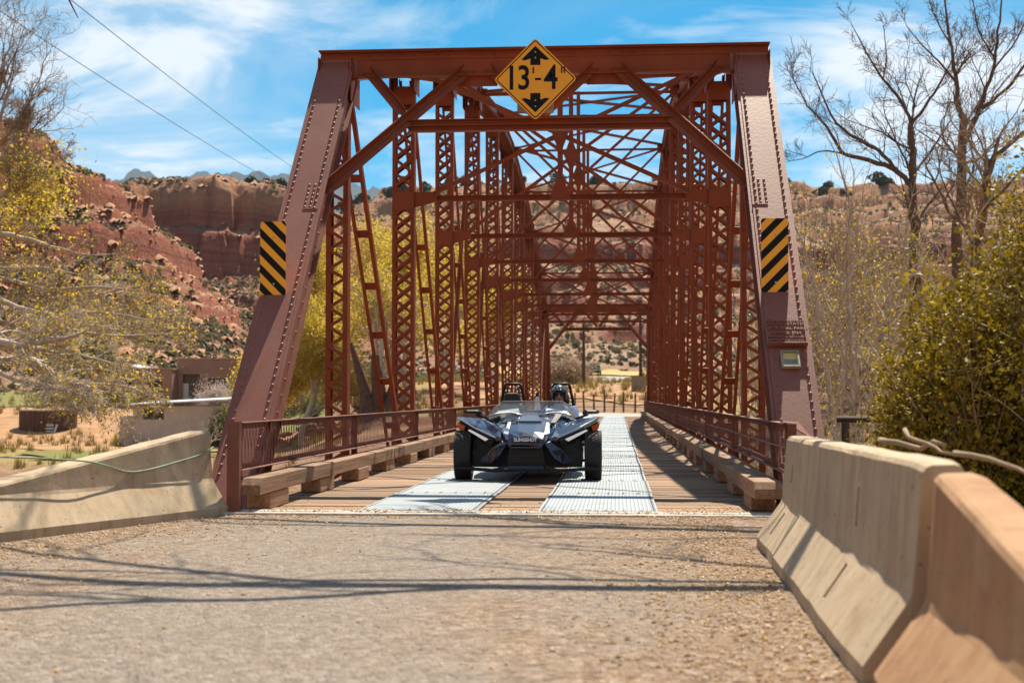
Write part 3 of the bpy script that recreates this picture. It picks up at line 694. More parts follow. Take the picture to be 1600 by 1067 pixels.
def channel(b, x, sg, z0, z1, dep=.20, fl=.065):
    b.bx(x - .006, x + .006, -dep / 2, dep / 2, z0, z1)
    for yy in (-1, 1): b.bx(x - sg * .006, x - sg * fl, yy * dep / 2 - yy * .011, yy * dep / 2, z0 , z1)

post_cache = {}
def post_meshes(h_top, w, double):
    key = (round(h_top, 2), w, double)
    if key in post_cache: return post_cache[key]
    b = MB(); z0, z1 = LZ - .2, h_top - .12
    for sg in (-1, 1): channel(b, sg * (w / 2), sg, z0, z1)
    lac = MB(); step = .26 if double else .135
    wi = w - .07; z = z0 + .3; i = 0
    zt = z1 - (.62 if double else .4)
    while z + step < zt:
        for yy in (-1, 1):
            if double:
                for sg in (-1, 1): lac.bar((-sg * wi / 2, yy * (.106 + .004 * sg), z), (sg * wi / 2, yy * (.106 + .004 * sg), z + step), .05, .007, (0, 1, 0))
            else:
                sg = 1 if i % 2 else -1
                if yy < 0: lac.bar((-sg * wi / 2, yy * .106, z), (sg * wi / 2, yy * .106, z + step), .045, .008, (0, 1, 0))
        z += step; i += 1
    plates = []
    if double:
        for (za, zb) in ((zt + .02, zt + .36), (STRUT_Z - .21, STRUT_Z + .14), (LZ, LZ + .5)):
            for yy in (-1, 1):
                p = MB(); p.bx(-w / 2 + .004, w / 2 - .004, yy * .113 - .005, yy * .113 + .005, za, zb); plates.append(p.mesh('batten_plate', STEEL))
    rv = MB(); zz = z0 + 1.2
    while zz < z1:
        for sg in (-1, 1): rv.dome((sg * (w / 2 - .035), -.113, zz), .014, (0, -1, 0), 6); rv.dome((sg * (w / 2 + .004), 0, zz), .013, (sg, 0, 0), 5)
        zz += .26 if double else .27
    post_cache[key] = (b.mesh('post', STEEL), lac.mesh('lacing', STEEL), plates, rv.mesh('rivets', STEEL))
    return post_cache[key]
for k in range(1, NP):
    for s in (-1, 1):
        dbl = k not in (1, NP - 1)
        me, lac, plates, rv = post_meshes(UZ[k], .40 if dbl else .30, dbl)
        o = link('post', me, bridge); o.location = (s * HW, k * PN, 0)
        tag(link('lacing', lac, o), kind='stuff'); tag(link('rivets', rv, o), kind='stuff')
        for p in plates: link('batten_plate', p, o)

# diagonals: paired flat bars tied with batten plates, sloping down towards mid-span
def diagonal(a, c, gap=.26, w=.10, heavy=True):
    d, s, n = frame_of(a, c); b = MB()
    a2, c2 = a + d * .25, c - d * .1
    for sg in (-1, 1):
        o = s * sg * gap / 2
        b.bar(a2 + o, c2 + o, .014, w, n); b.bar(a2 + o - s * sg * .025 + n * (w / 2 - .007), c2 + o - s * sg * .025 + n * (w / 2 - .007), .05, .013, n)
    o = bpart(b, 'diagonal')
    Ln = (c2 - a2).length; q = .55
    while q < Ln - .3:
        t = MB(); t.bar(a2 + d * (q - .07), a2 + d * (q + .07), gap - .02, .012, n); t.build('batten_plate', STEEL, o); q += 1.02 if heavy else 1.6
    return o
for s in (-1, 1):
    for k in range(1, 5): diagonal(U(k, s), Lo(k + 1, s), .28 - .02 * k, .11 - .008 * k)
    for k in range(10, 6, -1): diagonal(U(k, s), Lo(k - 1, s), .28 - .02 * (11 - k), .11)
    diagonal(U(5, s), Lo(6, s), .16, .07); diagonal(U(6, s), Lo(5, s), .10, .07)
    diagonal(U(4, s), Lo(3, s), .08, .05); diagonal(U(5, s), Lo(4, s), .08, .05); diagonal(U(7, s), Lo(8, s), .08, .05)

# sway frames: bottom strut, top strut, crossed bars with a centre hanger and gussets
def angle_bar(b, a, c, w=.09, t=.012, up=(0, 1, 0)):
    a, c = Vector(a), Vector(c); d = (c - a).normalized(); u = Vector(up); u = (u - d * u.dot(d)).normalized(); v = d.cross(u)
    b.bar(a, c, w, t, u); b.bar(a + v * (w / 2 - t / 2) + u * w * .4, c + v * (w / 2 - t / 2) + u * w * .4, t, w * .8, u)
for k in range(2, NP - 1):
    y, zt = k * PN, UZ[k] - .05; f = .2
    b = MB(); b.bx(-HW + f, HW - f, y - .055, y + .055, STRUT_Z - .04, STRUT_Z - .028); b.bx(-HW + f, HW - f, y - .006, y + .006, STRUT_Z - .045, STRUT_Z + .05); b.bx(-HW + f, HW - f, y - .055, y + .055, STRUT_Z + .05, STRUT_Z + .062)
    o = bpart(b, 'sway_strut')
    for s in (-1, 1):
        g = MB(); g.prism([(s * (HW - .2), y - .062, STRUT_Z - .16), (s * (HW - .62), y - .062, STRUT_Z - .05), (s * (HW - .62), y - .062, STRUT_Z + .06), (s * (HW - .5), y - .062, STRUT_Z + .13), (s * (HW - .2), y - .062, STRUT_Z + .13)], (0, .012, 0))
        g.build('gusset_plate', STEEL, o)
    b = MB(); b.bx(-HW + f, HW - f, y - .05, y + .05, zt - .02, zt - .008); b.bx(-HW + f, HW - f, y - .006, y + .006, zt - .08, zt - .02)
    o = bpart(b, 'top_strut')
    for s in (-1, 1):
        g = MB(); g.bx(s * (HW - .21) , s * (HW - .42), y - .14, y + .14, zt - .16, zt + .1); g.build('gusset_plate', STEEL, o)
    mid = (zt + STRUT_Z) / 2
    for s in (-1, 1):
        b = MB(); angle_bar(b, (s * (HW - .45), y + .02 * s, STRUT_Z + .06), (-s * (HW - .3), y + .02 * s, zt - .05), .075)
        bpart(b, 'sway_brace')
    b = MB(); b.bx(-.05, .05, y - .05, y - .04, STRUT_Z, zt); b.bx(-.005, .005, y - .04, y + .02, STRUT_Z, zt)
    o = bpart(b, 'hanger')
    g = MB(); g.prism([(-.02, y - .066, mid - .38), (.02, y - .066, mid - .38), (.16, y - .066, mid), (.02, y - .066, mid + .38), (-.02, y - .066, mid + .38), (-.16, y - .066, mid)], (0, .012, 0)); g.build('gusset_plate', STEEL, o)
    g = MB(); g.prism([(-.2, y - .066, STRUT_Z - .03), (.2, y - .066, STRUT_Z - .03), (.07, y - .066, STRUT_Z + .33), (-.07, y - .066, STRUT_Z + .33)], (0, .012, 0)); g.build('gusset_plate', STEEL, o)
# top laterals between the chords
for k in range(1, NP - 1):
    for s in (-1, 1):
        b = MB(); a, c = U(k, s), U(k + 1, -s); a = a + Vector((-s * .22, .1, -.02 - .03 * s)); c = c + Vector((s * .22, -.1, -.02 - .03 * s))
        angle_bar(b, a, c, .085, .011, (0, 0, 1)); bpart(b, 'lateral_brace')

# portals in the plane of the inclined end posts
def portal(k, k0):
    a, c = Lo(k0, 1), U(k, 1); d = (c - a).normalized(); n = Vector((1, 0, 0)).cross(d); n = n if n.z > 0 else -n
    dirn = 1 if k0 == 0 else -1
    P = lambda x, z: Vector((x, c.y - (c.z - z) / d.z * d.y, z)) + n * .04
    up = n
    b = MB()                                  # deep top girder: web, flanges and angles
    yy = c.y - dirn * .16
    b.bx(-HW - .225, HW + .225, yy - .008, yy + .008, 5.56, 5.93)
    b.bx(-HW - .24, HW + .24, yy - .12, yy + .10, 5.93, 5.945)
    b.bx(-HW - .23, HW + .23, yy - dirn * .008, yy - dirn * .10, 5.915, 5.929); b.bx(-HW + .22, HW - .22, yy - dirn * .009, yy - dirn * .11, 5.56, 5.574)
    b.bx(-HW - .225, HW + .225, yy - dirn * .008, yy - dirn * .019, 5.82, 5.915)
    o = bpart(b, 'portal_girder')
    for s in (-1, 1):
        g = MB(); g.bx(s * (HW + .222), s * (HW - .30), yy - dirn * .020, yy - dirn * .032, 5.53, 5.82); g.build('gusset_plate', STEEL_FADED, o)
        g = MB(); g.bx(s * 1.28, s * .62, yy - dirn * .010, yy - dirn * .022, 5.42, 5.62); g.build('gusset_plate', STEEL, o)
    r = MB()
    for s in (-1, 1):
        for q in range(4):
            for xx in (HW + .19, HW - .20): r.dome((s * xx, yy - dirn * .033, 5.57 + q * .07), .018, (0, -dirn, 0), 6)
    x = -HW + .3
    while x < HW - .3: r.dome((x, yy - dirn * .02, 5.87), .015, (0, -dirn, 0), 6); x += .16
    tag(r.build('rivets', STEEL, o), kind='stuff')
    b = MB(); z = 4.74
    p0, p1 = P(-1.72, z), P(1.72, z); b.bar(p0, p1, .012, .15, n); b.bar(p0 + d * .07, p1 + d * .07, .09, .012, d); b.bar(p0 - d * .07, p1 - d * .07, .09, .012, d)
    b2 = MB(); b2.bx(-1.75, 1.75, p0.y - .07, p0.y + .05, z + .055, z + .067); b2.bx(-1.75, 1.75, p0.y - .012, p0.y, z - .085, z + .055); b2.bx(-1.75, 1.75, p0.y - .07, p0.y - .012, z - .022, z - .010); b2.bx(-1.75, 1.75, p0.y - .07, p0.y + .03, z - .097, z - .085)
    bpart(b2, 'portal_strut')
    for s in (-1, 1):
        def brace(A, B, w=.13):
            q = MB(); A = A + n * .03; B = B + n * .03; dd = (B - A).normalized(); v = dd.cross(n).normalized()
            v = v if v.z > 0 else -v
            for e in (-1, 1): q.bar(A + v * e * w * .32, B + v * e * w * .32, w * .48, .012, n)
            q.bar(A + v * w * .56 + n * .03, B + v * w * .56 + n * .03, .012, .075, n); q.bar(A - n * .02, B - n * .02, .012, .05, n)
            rr = MB(); Ln = (B - A).length; t = .1
            while t < Ln: rr.dome(A + dd * t - v * w * .3 + n * .006, .013, n, 6); t += .3
            oo = bpart(q, 'portal_brace'); tag(rr.build('rivets', STEEL, oo), kind='stuff')
        brace(P(s * (HW - .21), 3.66), P(s * .95, 5.70), .15)
        brace(P(s * 1.86, 4.88), P(s * (HW - .36), 5.70), .11)
        brace(P(s * .82, 5.70), P(s * .06, 4.80), .10)
    return P, n, d
PP, PNRM, PDIR = portal(1, 0); portal(NP - 1, NP)

# floor: beams, stringers, planks, ribbed wheel plates
for k in range(NP + 1):
    b = MB(); y = k * PN + (.3 if k == 0 else -.3 if k == NP else 0)
    b.bx(-HW, HW, y - .01, y + .01, -.84, -.42); b.bx(-HW, HW, y - .1, y + .1, -.42, -.40); b.bx(-HW, HW, y - .1, y + .1, -.86, -.84); bpart(b, 'floor_beam')
for x in (-2.3, -1.5, -.75, 0, .75, 1.5, 2.3):
    b = MB(); b.bx(x - .06, x + .06, .2, DECK_LEN - .1, -.395, -.13); bpart(b, 'stringer')
deck = link('deck', None, bridge)
rnd = random.Random(4)
pm = []
for q in range(4):
    b = MB(); b.bx(-2.72, 2.72, -.1222, .1222, -.115, -.012)
    pm.append(b.mesh('plank', PLANK))
n_pl = 265
for i in range(n_pl):
    o = link('plank', pm[i % 4], deck); o.location = (rnd.uniform(-.03, .03), .30 + i * .2485, rnd.uniform(-.006, .004)); o.rotation_euler = (rnd.uniform(-.004, .004), rnd.uniform(-.0008, .0008), rnd.uniform(-.0008, .0008))
pl = MB(); pl.bx(-.575, .575, -1.195, 1.195, -.008, .006); plm = pl.mesh('wheel_plate', PLATE)
bl = MB()
for e in (-1, 1):
    for i in range(16): bl.dome((e * .54, -1.12 + i * .149, .0055), .014, (0, 0, 1), 6, .009)
    for i in range(6): bl.dome((-.42 + i * .168, e * 1.15, .0055), .014, (0, 0, 1), 6, .009)
blm = bl.mesh('bolts', mat('rusty_bolt', (0.10, 0.06, 0.045), rough=.7, var=.3, scale=20))
for j in range(27):
    for s in (-1, 1):
        o = link('wheel_plate', plm, deck); o.location = (-.03 + s * .865 + rnd.uniform(-.012, .012), 1.39 + j * 2.42, .006 + rnd.uniform(0, .002)); o.rotation_euler = (0, rnd.uniform(-.002, .002), rnd.uniform(-.003, .003))
        tag(link('bolts', blm, deck), kind='stuff').location = o.location

# kerb timbers on blocks, both sides
for s in (-1, 1):
    xi = 2.42 if s < 0 else 2.32
    i, y = 0, 0.02
    while y < DECK_LEN - .3:
        Ln = rnd.choice((3.5, 4.6, 4.64)); Ln = min(Ln, DECK_LEN - .2 - y)
        z0, z1 = .155, .315; c = .055
        cc = .07 if y < .1 else .012
        rings = [[(s * (xi + u * k_), yy, z0 if v_ == 0 else z1 - dz) for u, v_ in ((0, 0), (.26, 0), (.26, 1), (0, 1))] for yy, k_, dz in ((0, 1, cc), (cc, 1, 0), (Ln - .027, 1, 0), (Ln - .015, 1, .012))]
        b = MB(); b.loft(rings)
        o = bpart(b, 'kerb_timber', TIMBER, bevel=.005, fix=True); o.location = (rnd.uniform(-.012, .012), y, rnd.uniform(-.012, .012)); o.rotation_euler = (0, 0, rnd.uniform(-.002, .002))
        y += Ln
    bb = MB(); bb.bx(s * xi + s * .004, s * (xi + .24), 0, .78, -.008, .154); km = bb.mesh('kerb_block', TIMBER)
    for i in range(28):
        o = link('kerb_block', km, bridge); o.location = (rnd.uniform(-.015, .015), .50 + i * 2.32 + rnd.uniform(-.05, .05), 0)
        md = o.modifiers.new('bevel', 'BEVEL'); md.width = .01

# lattice railings
for s in (-1, 1):
    xr = s * 2.64
    rail = link('railing', None, bridge)
    y0, y1, zb, zt = .02, DECK_LEN - .2, .40, .85
    b = MB(); b.bx(xr - s * .05, xr + s * .035, y0, y1, zt, zt + .010); b.bx(xr + s * .024, xr + s * .034, y0, y1, zt - .06, zt); b.build('top_rail', RUSTY, rail)
    b = MB(); b.bx(xr - s * .05, xr + s * .035, y0, y1, zb - .01, zb); b.bx(xr + s * .024, xr + s * .034, y0, y1, zb, zb + .05); b.build('bottom_rail', RUSTY, rail)
    lat = MB(); y = y0 + .06
    while y < y1 - .2:
        lat.bar((xr - s * .012, y, zb), (xr - s * .010, y + .12, zt), .014, .0035, (1, 0, 0))
        lat.bar((xr - s * .005, y + .12, zb), (xr - s * .005, y, zt), .014, .0035, (1, 0, 0))
        y += .118
    tag(lat.build('lattice', RUSTY, rail), kind='stuff')
    b = MB(); b.bx(xr - s * .02, xr + s * .02, y0, y1, (zb + zt) / 2 - .008, (zb + zt) / 2 + .008)
    if s > 0: b.build('middle_rail', RUSTY, rail)
    for i in range(12):
        b = MB(); y = y0 + .03 + i * (y1 - y0 - .06) / 11
        b.bx(xr + s * .036, xr + s * .048, y - .03, y + .03, -.3, zt + .01); b.bx(xr - s * .03, xr + s * .036, y + .02, y + .03, -.3 , zt - .002)
        b.build('rail_post', RUSTY, rail)
b = MB(); b.bx(-2.72, -2.60, -.075, -.06, -.02, .87); b.bx(-2.72, -2.708, -.06, .03, -.02, .87); b.bx(-2.612, -2.60, -.06, .012, -.02, .87); bpart(b, 'rail_end_plate', RUSTY)
b = MB(); b.prism([(2.60, -.06, .86), (2.60, .35, .86), (2.74, .1, .86), (2.86, -.06, .70)], (0, 0, .012)); b.bx(2.62, 2.70, -.08, -.062, -.02, .858); bpart(b, 'rail_end_plate', RUSTY)

# cast plaque on the right end post
def on_post(s, t, off=0.0, h=.03):
    """Point on the outer face of the near end post at height z=t."""
    a, c = Lo(0, s), U(1, s); d = (c - a).normalized(); n = Vector((1, 0, 0)).cross(d); n = n if n.z > 0 else -n
    return a + d * ((t - a.z) / d.z) + n * (.19 + h) + Vector((off, 0, 0)), d, n
# ------------------------------------------------------------------ signs on the portal
def round_rect(w, h, r, n=4):
    pts = []
    for cx, cy, a0 in ((w / 2 - r, h / 2 - r, 0), (-w / 2 + r, h / 2 - r, 90), (-w / 2 + r, -h / 2 + r, 180), (w / 2 - r, -h / 2 + r, 270)):
        for i in range(n + 1):
            a = math.radians(a0 + 90 * i / n); pts.append((cx + r * math.cos(a), cy + r * math.sin(a)))
    return pts
def clip(poly, a, b, c):
    """Keep the part of a convex polygon with a*x+b*y<=c."""
    out = []
    for i, p in enumerate(poly):
        q = poly[(i + 1) % len(poly)]; fp, fq = a * p[0] + b * p[1] - c, a * q[0] + b * q[1] - c
        if fp <= 0: out.append(p)
        if (fp < 0 < fq) or (fq < 0 < fp):
            t = fp / (fp - fq); out.append((p[0] + (q[0] - p[0]) * t, p[1] + (q[1] - p[1]) * t))
    return out
def flat(b, poly, y0, y1): b.prism([(x, y0, z) for x, z in poly], (0, y1 - y0, 0)); return b

def clearance_sign():
    p = at(836.5, 124, 18.03)
    root = thing('clearance_sign', "yellow diamond clearance sign reading 13'-4\" with two black arrows on the bridge portal", 'sign', p)
    side = .775; d = side / math.sqrt(2)
    rot = lambda poly: [((x - z) / math.sqrt(2), (x + z) / math.sqrt(2)) for x, z in poly]
    b = MB(); flat(b, rot(round_rect(side, side, .045)), 0, .006); pl = b.build('panel', SIGN_YELLOW, root, fix=True)
    # black border line as a thin ring
    o1, o2 = rot(round_rect(side - .035, side - .035, .03)), rot(round_rect(side - .062, side - .062, .02)); n = len(o1)
    b = MB(); b.add([(x, -.0015, z) for x, z in o1] + [(x, -.0015, z) for x, z in o2], [(i, (i + 1) % n, n + (i + 1) % n, n + i) for i in range(n)]); b.build('border', SIGN_BLACK, root, fix=False)
    for s in (1, -1):
        A = [(0, .415), (.185, .245), (.135, .235), (.066, .258), (.066, .175), (-.066, .175), (-.066, .258), (-.135, .235), (-.185, .245)]
        b = MB(); b.add([(x, -.002, s * z * 1.06) for x, z in A], [tuple(range(len(A)))]); b.build('arrow', SIGN_BLACK, root)
    for body, x, z, sz in (('1', -.315, .005, .40), ('3', -.15, .005, .40), ('4', .205, .005, .40)):
        me = text_mesh(body, sz, .0008, SIGN_BLACK, 'numeral', offset=.006); o = link('numeral', me, root); o.location = (x, -.003, z); o.rotation_euler = (math.pi / 2, 0, 0); o.scale = (.92, 1.12, 1)
    for x0, x1, z0, z1 in ((-.036, -.016, .075, .158), (-.005, .075, -.016, .014), (.338, .356, .075, .158), (.374, .392, .075, .158)):
        b = MB(); b.bx(x0, x1, -.0035, -.0015, z0, z1); b.build('dash' if z0 < 0 else 'tick_mark', SIGN_BLACK, root)
    b = MB()
    for z in (.30, .235, -.30, -.235): b.dome((0, -.003, z * 1.2), .012, (0, -1, 0), 8, .005)
    tag(b.build('bolts', ALU, root), kind='stuff')
    b = MB(); b.bx(-.02, .02, .007, .03, -.36, .50); b.bx(-.02, .02, .03, .60, .44, .47); b.bx(-.02, .02, .03, .10, -.34, -.31); b.build('bracket', ALU, root)
    for s in (-1, 1):
        b = MB(); b.prism([(s * .10, .008, -.45), (s * .24, .008, -.45), (s * .24, .008, -.30), (s * .17, .008, -.30)], (0, .01, 0)); b.build('backing_board', TIMBER, root, fix=True)
clearance_sign()

def hazard_marker(s, label):
    w, h = .305, .915
    q, d, n = on_post(s, 2.22); p = at(426.5 if s < 0 else 1210.5, 407.5 if s < 0 else 404, q.y - CAM[1] - .03)
    root = thing('hazard_marker', label, 'sign', p, group='striped markers on the end posts')
    rr = round_rect(w, h, .035); b = MB(); flat(b, rr, 0, .005); b.build('panel', SIGN_YELLOW, root, fix=True)
    sg = 1 if s < 0 else -1; k = math.sqrt(.5); per = .148
    for i in range(-4, 5):
        c0 = (i + (.62 if s < 0 else .60)) * per
        poly = clip(clip(rr, sg * k, k, c0 + .074), -sg * k, -k, -c0)
        if len(poly) > 2:
            b = MB(); b.add([(x, -.0015, z) for x, z in poly], [tuple(range(len(poly)))]); b.build('stripe', SIGN_BLACK, root)
    b = MB()
    for z in (.27, -.27): b.dome((.01, -.002, z), .013, (0, -1, 0), 8, .005)
    tag(b.build('bolts', ALU, root), kind='stuff')
    b = MB(); b.bx(-.02, .02, .006, .03, -.42, .42); b.bx(-.02, .02, .03, .52, .25, .28); b.bx(-.02, .02, .03, .12, -.29, -.26); b.build('bracket', ALU, root)
hazard_marker(-1, 'black and yellow striped marker on the left end post, stripes falling to the right')
hazard_marker(1, 'black and yellow striped marker on the right end post, stripes falling to the left')

def plaque():
    q, d, n = on_post(1, 1.66, -.01, .018)
    root = thing('bridge_plaque', 'cast red-brown plaque with raised letters on the right end post', 'plaque', q)
    M = Matrix((Vector((1, 0, 0)), d, n)).transposed().to_4x4(); root.matrix_world = Matrix.Translation(q) @ M
    w, h = .43, .36
    b = MB(); b.bx(-w / 2, w / 2, -h / 2, h / 2, 0, .014); b.build('panel', STEEL_FADED, root, bevel=.004)
    b = MB()
    for x0, x1, y0, y1 in ((-w / 2, w / 2, h / 2 - .014, h / 2), (-w / 2, w / 2, -h / 2, -h / 2 + .016), (-w / 2, -w / 2 + .012, -h / 2 + .016, h / 2 - .014), (w / 2 - .012, w / 2, -h / 2 + .016, h / 2 - .014)): b.bx(x0, x1, y0, y1, .0142, .030)
    b.bx(-w / 2, w / 2, -h / 2 - .02, -h / 2, .0, .06)
    b.build('rim', STEEL_FADED, root)
    for body, y, sz in (('UNITED STATES', .125, .060), ('NATIONAL PARK', .055, .060), ('SERVICE 1924', -.015, .055)):
        o = link('lettering', text_mesh(body, sz, .007, STEEL_FADED, 'lettering', offset=.0015), root); o.location = (0, y, .021)
    for i, (y, t) in enumerate(((-.075, 'DEPARTMENT OF THE INTERIOR'), (-.125, 'BUREAU OF PUBLIC ROADS'))):
        o = link('lettering', text_mesh(t, .030, .005, STEEL_FADED, 'lettering'), root); o.location = (0, y, .019)
    q, d, n = on_post(1, 1.36, .0, .018)
    root = thing('framed_notice', 'small framed yellow notice below the plaque on the right end post', 'notice', q); root.matrix_world = Matrix.Translation(q) @ M
    w, h = .20, .245
    b = MB(); b.bx(-w / 2, w / 2, -h / 2, h / 2, 0, .012); b.build('backing', mat('notice_paper', (0.62, 0.47, 0.17), rough=.6, var=.15, scale=9), root)
    b = MB(); f = .024
    for x0, x1, y0, y1 in ((-w / 2, w / 2, h / 2 - f, h / 2), (-w / 2, w / 2, -h / 2, -h / 2 + f), (-w / 2, -w / 2 + f, -h / 2 + f, h / 2 - f), (w / 2 - f, w / 2, -h / 2 + f, h / 2 - f)): b.bx(x0, x1, y0, y1, .0122, .034)
    b.build('frame', mat('notice_frame', (0.30, 0.26, 0.19), rough=.5, metal=.3, var=.2, scale=12), root, bevel=.003)
    b = MB(); b.bx(-.065, .065, -.09, .005, .0124, .014); b.build('picture', mat('notice_picture', (0.24, 0.22, 0.21), rough=.4, var=.3, scale=25), root)
plaque()

# ------------------------------------------------------------------ concrete barriers
def barrier_section(h):
    hb, hm, ht = .305, .125, .085
    if h > .345:
        x = hm + (ht - hm) * (h - .33) / .48; side = [(hb, 0), (hb, .075), (hm + .012, .315), (hm, .345)]
        side += [(hm + (x - hm) * .5, .345 + (h - .03 - .345) * .5), (x, h - .028), (x - .012, h - .008), (x - .032, h)]
    else:
        x = hb + (hm - hb) * (h - .075) / .25; side = [(hb, 0), (hb, .075), (hb + (x - hb) * .5, .075 + (h - .075) * .5), (x, h - .028), (x, h - .02), (x, h - .014), (x - .012, h - .008), (x - .032, h)]
    return side + [(-a, b_) for a, b_ in reversed(side)]
def barrier(name, label, A, B, hA, hB, m, zA, zB, slots=(), n=34, seed=0):
    A2, B2 = Vector((*A, zA)), Vector((*B, zB)); Ln = (B2 - A2).length; ang = math.atan2(B2.y - A2.y, B2.x - A2.x)
    rings = []; rs = random.Random(seed)
    for i in range(n + 1):
        t = i / n; h = hA + (hB - hA) * t; sec = barrier_section(h); ring = []
        e = min(t, 1 - t) * Ln; pull = .012 if e < .001 else 0
        for j, (x, z) in enumerate(sec):
            nx = float(fbm(np.array([t * Ln * 3 + seed * 9]), np.array([j * .6]), 3)[0]) * .012
            chip = (.03 * max(0, float(fbm(np.array([t * Ln * 2.3 + seed * 5 + j]), np.array([3.3]), 3)[0]) - .12)) if z < .08 else 0
            ring.append((t * Ln, (abs(x) - pull - chip + nx * .6) * (1 if x > 0 else -1), max(0, z + nx * .5 * (z > .02) - (pull if z > .5 else 0))))
        rings.append(ring)
    b = MB(); b.loft(rings); me = b.mesh(name, m)
    bm = bmesh.new(); bm.from_mesh(me); bmesh.ops.recalc_face_normals(bm, faces=bm.faces); bm.to_mesh(me); bm.free()
    o = link(name, me); o.location = A2; o.rotation_euler = (0, -math.atan2(zB - zA, Ln), ang)
    for sl in slots:
        c = MB(); (u, z0, z1, sy) = sl
        c.bx(u - .022, u + .022, sy * .05, sy * .4, z0, z1)
        # keep the cut shallow: cutter follows the face
        y0 = .305 + (.125 - .305) * ((z0 - .075) / .25) if z0 < .33 else .12; y1 = .305 + (.125 - .305) * ((z1 - .075) / .25) if z1 < .34 else .095
        c = MB(); c.prism([(u - .034, sy * (y0 - .05), z0), (u - .034, sy * (y0 + .1), z0), (u - .034, sy * (y1 + .1), z1), (u - .034, sy * (y1 - .05), z1)], (.068, 0, 0))
        co = c.build('cutter', m, fix=True); co.matrix_world = Matrix.Translation(o.location) @ o.rotation_euler.to_matrix().to_4x4()
        md = o.modifiers.new('slot', 'BOOLEAN'); md.object = co; md.operation = 'DIFFERENCE'; md.solver = 'EXACT'
        bpy.context.view_layer.update()
        me2 = bpy.data.meshes.new_from_object(o.evaluated_get(bpy.context.evaluated_depsgraph_get()))
        o.modifiers.clear(); o.data = me2; bpy.data.objects.remove(co)
    return tag(o, label, 'barrier', 'concrete traffic barriers')
rz = lambda y: float(road_z(y)) - .02
barrier('concrete_barrier', 'weathered concrete barrier left of the bridge, its top sloping down toward the road edge', (-2.98, .0), (-4.42, -4.68), .82, .16, CONCRETE, rz(0), rz(-4.68), seed=1)
barrier('concrete_barrier', 'full-height weathered concrete barrier with slots, nearest the bridge on the right', (2.36, -2.75), (2.20, -8.12), .81, .81, CONCRETE, rz(-2.75), rz(-8.12), slots=((.75, .14, .29, -1), (.75, .50, .62, -1), (3.95, .13, .29, -1), (3.95, .46, .64, -1)), seed=2)
barrier('concrete_barrier', 'orange-stained concrete barrier tapering down, closest to the camera on the right', (2.215, -8.25), (2.10, -12.2), .785, .16, CONCRETE_RED, rz(-8.25), rz(-12.2), seed=3)

# thin green hose sagging across the left barrier
def hose():
    pts = []
    for i, (px, py, d) in enumerate(((-40, 712, 10.20), (60, 716, 10.85), (130, 720, 11.33), (165, 727, 11.64), (200, 737, 11.96), (235, 733, 12.27), (275, 722, 12.64), (305, 713, 12.93), (322, 706, 13.11), (335, 697, 13.32))):
        pts.append(at(px, py, d - .06))
    P_ = []
    for i in range(len(pts) - 1):
        for k in range(4):
            t = k / 4; p0, p1, p2, p3 = pts[max(0, i - 1)], pts[i], pts[i + 1], pts[min(len(pts) - 1, i + 2)]
            P_.append(.5 * ((2 * p1) + (p2 - p0) * t + (2 * p0 - 5 * p1 + 4 * p2 - p3) * t * t + (3 * p1 - p0 - 3 * p2 + p3) * t ** 3))
    b = MB(); b.tube(P_, .008, 6); o = b.build('green_cord', mat('faded_green_cord', (0.22, 0.30, 0.19), rough=.6, var=.2, scale=10), smooth=True)
    tag(o, 'thin faded green cord hanging in waves along the left concrete barrier', 'cord')
hose()

# loose gravel along the road edges and the deck end
def gravel():
    rs = np.random.RandomState(11); n = 24000
    base = np.array([(1, 0, 0), (-.5, .87, 0), (-.5, -.87, 0), (0.1, .1, .8), (0, 0, -.5)]); tri = np.array([(0, 1, 3), (1, 2, 3), (2, 0, 3), (1, 0, 4), (2, 1, 4), (0, 2, 4)])
    m1 = rs.rand(n)
    y = -12 * rs.rand(n) ** .8
    xl = -2.62 + y * .30; xr = 2.05 + y * .02
    e = np.abs(rs.randn(n)) * .55
    x = np.where(m1 < .42, xl + e * 1.3, np.where(m1 < .82, xr - e * .9, rs.uniform(-3.6, 2.0, n)))
    k = m1 > .86; y = np.where(k, np.abs(rs.randn(n)) * .8 - .5, y); x = np.where(k, rs.uniform(-2.4, 2.3, n), x)
    z = road_z(y) - .012 + fbm(x / 2.5, y / 2.5, 3) * .014; z = np.where(y > .25, -.012, np.where(y > -.05, .012, z))
    s = .005 + .013 * rs.rand(n) ** 2.5
    a = rs.rand(n) * 6.28; c, sn = np.cos(a), np.sin(a)
    V = base[None] * s[:, None, None] * rs.uniform(.6, 1.4, (n, 1, 3)); X = V[..., 0] * c[:, None] - V[..., 1] * sn[:, None]; Y = V[..., 0] * sn[:, None] + V[..., 1] * c[:, None]
    W = np.stack([X + x[:, None], Y + y[:, None], V[..., 2] + z[:, None]], -1).reshape(-1, 3)
    F = (tri[None] + (np.arange(n) * 5)[:, None, None]).reshape(-1, 3)
    m, nt, bb = nodes_mat('loose_gravel'); g = nt.nodes.new('ShaderNodeNewGeometry'); r = nt.nodes.new('ShaderNodeValToRGB')
    r.color_ramp.elements[0].color = (0.16, 0.09, 0.05, 1); r.color_ramp.elements[1].color = (0.52, 0.42, 0.32, 1); e_ = r.color_ramp.elements.new(.5); e_.color = (0.42, 0.25, 0.10, 1)
    nt.links.new(g.outputs['Random Per Island'], r.inputs[0]); nt.links.new(r.outputs[0], bb.inputs['Base Color']); bb.inputs['Roughness'].default_value = .9
    tag(link('gravel', np_mesh('gravel', W, F, m)), 'loose tan gravel along the road edges and deck end', 'gravel', kind='stuff')
gravel()
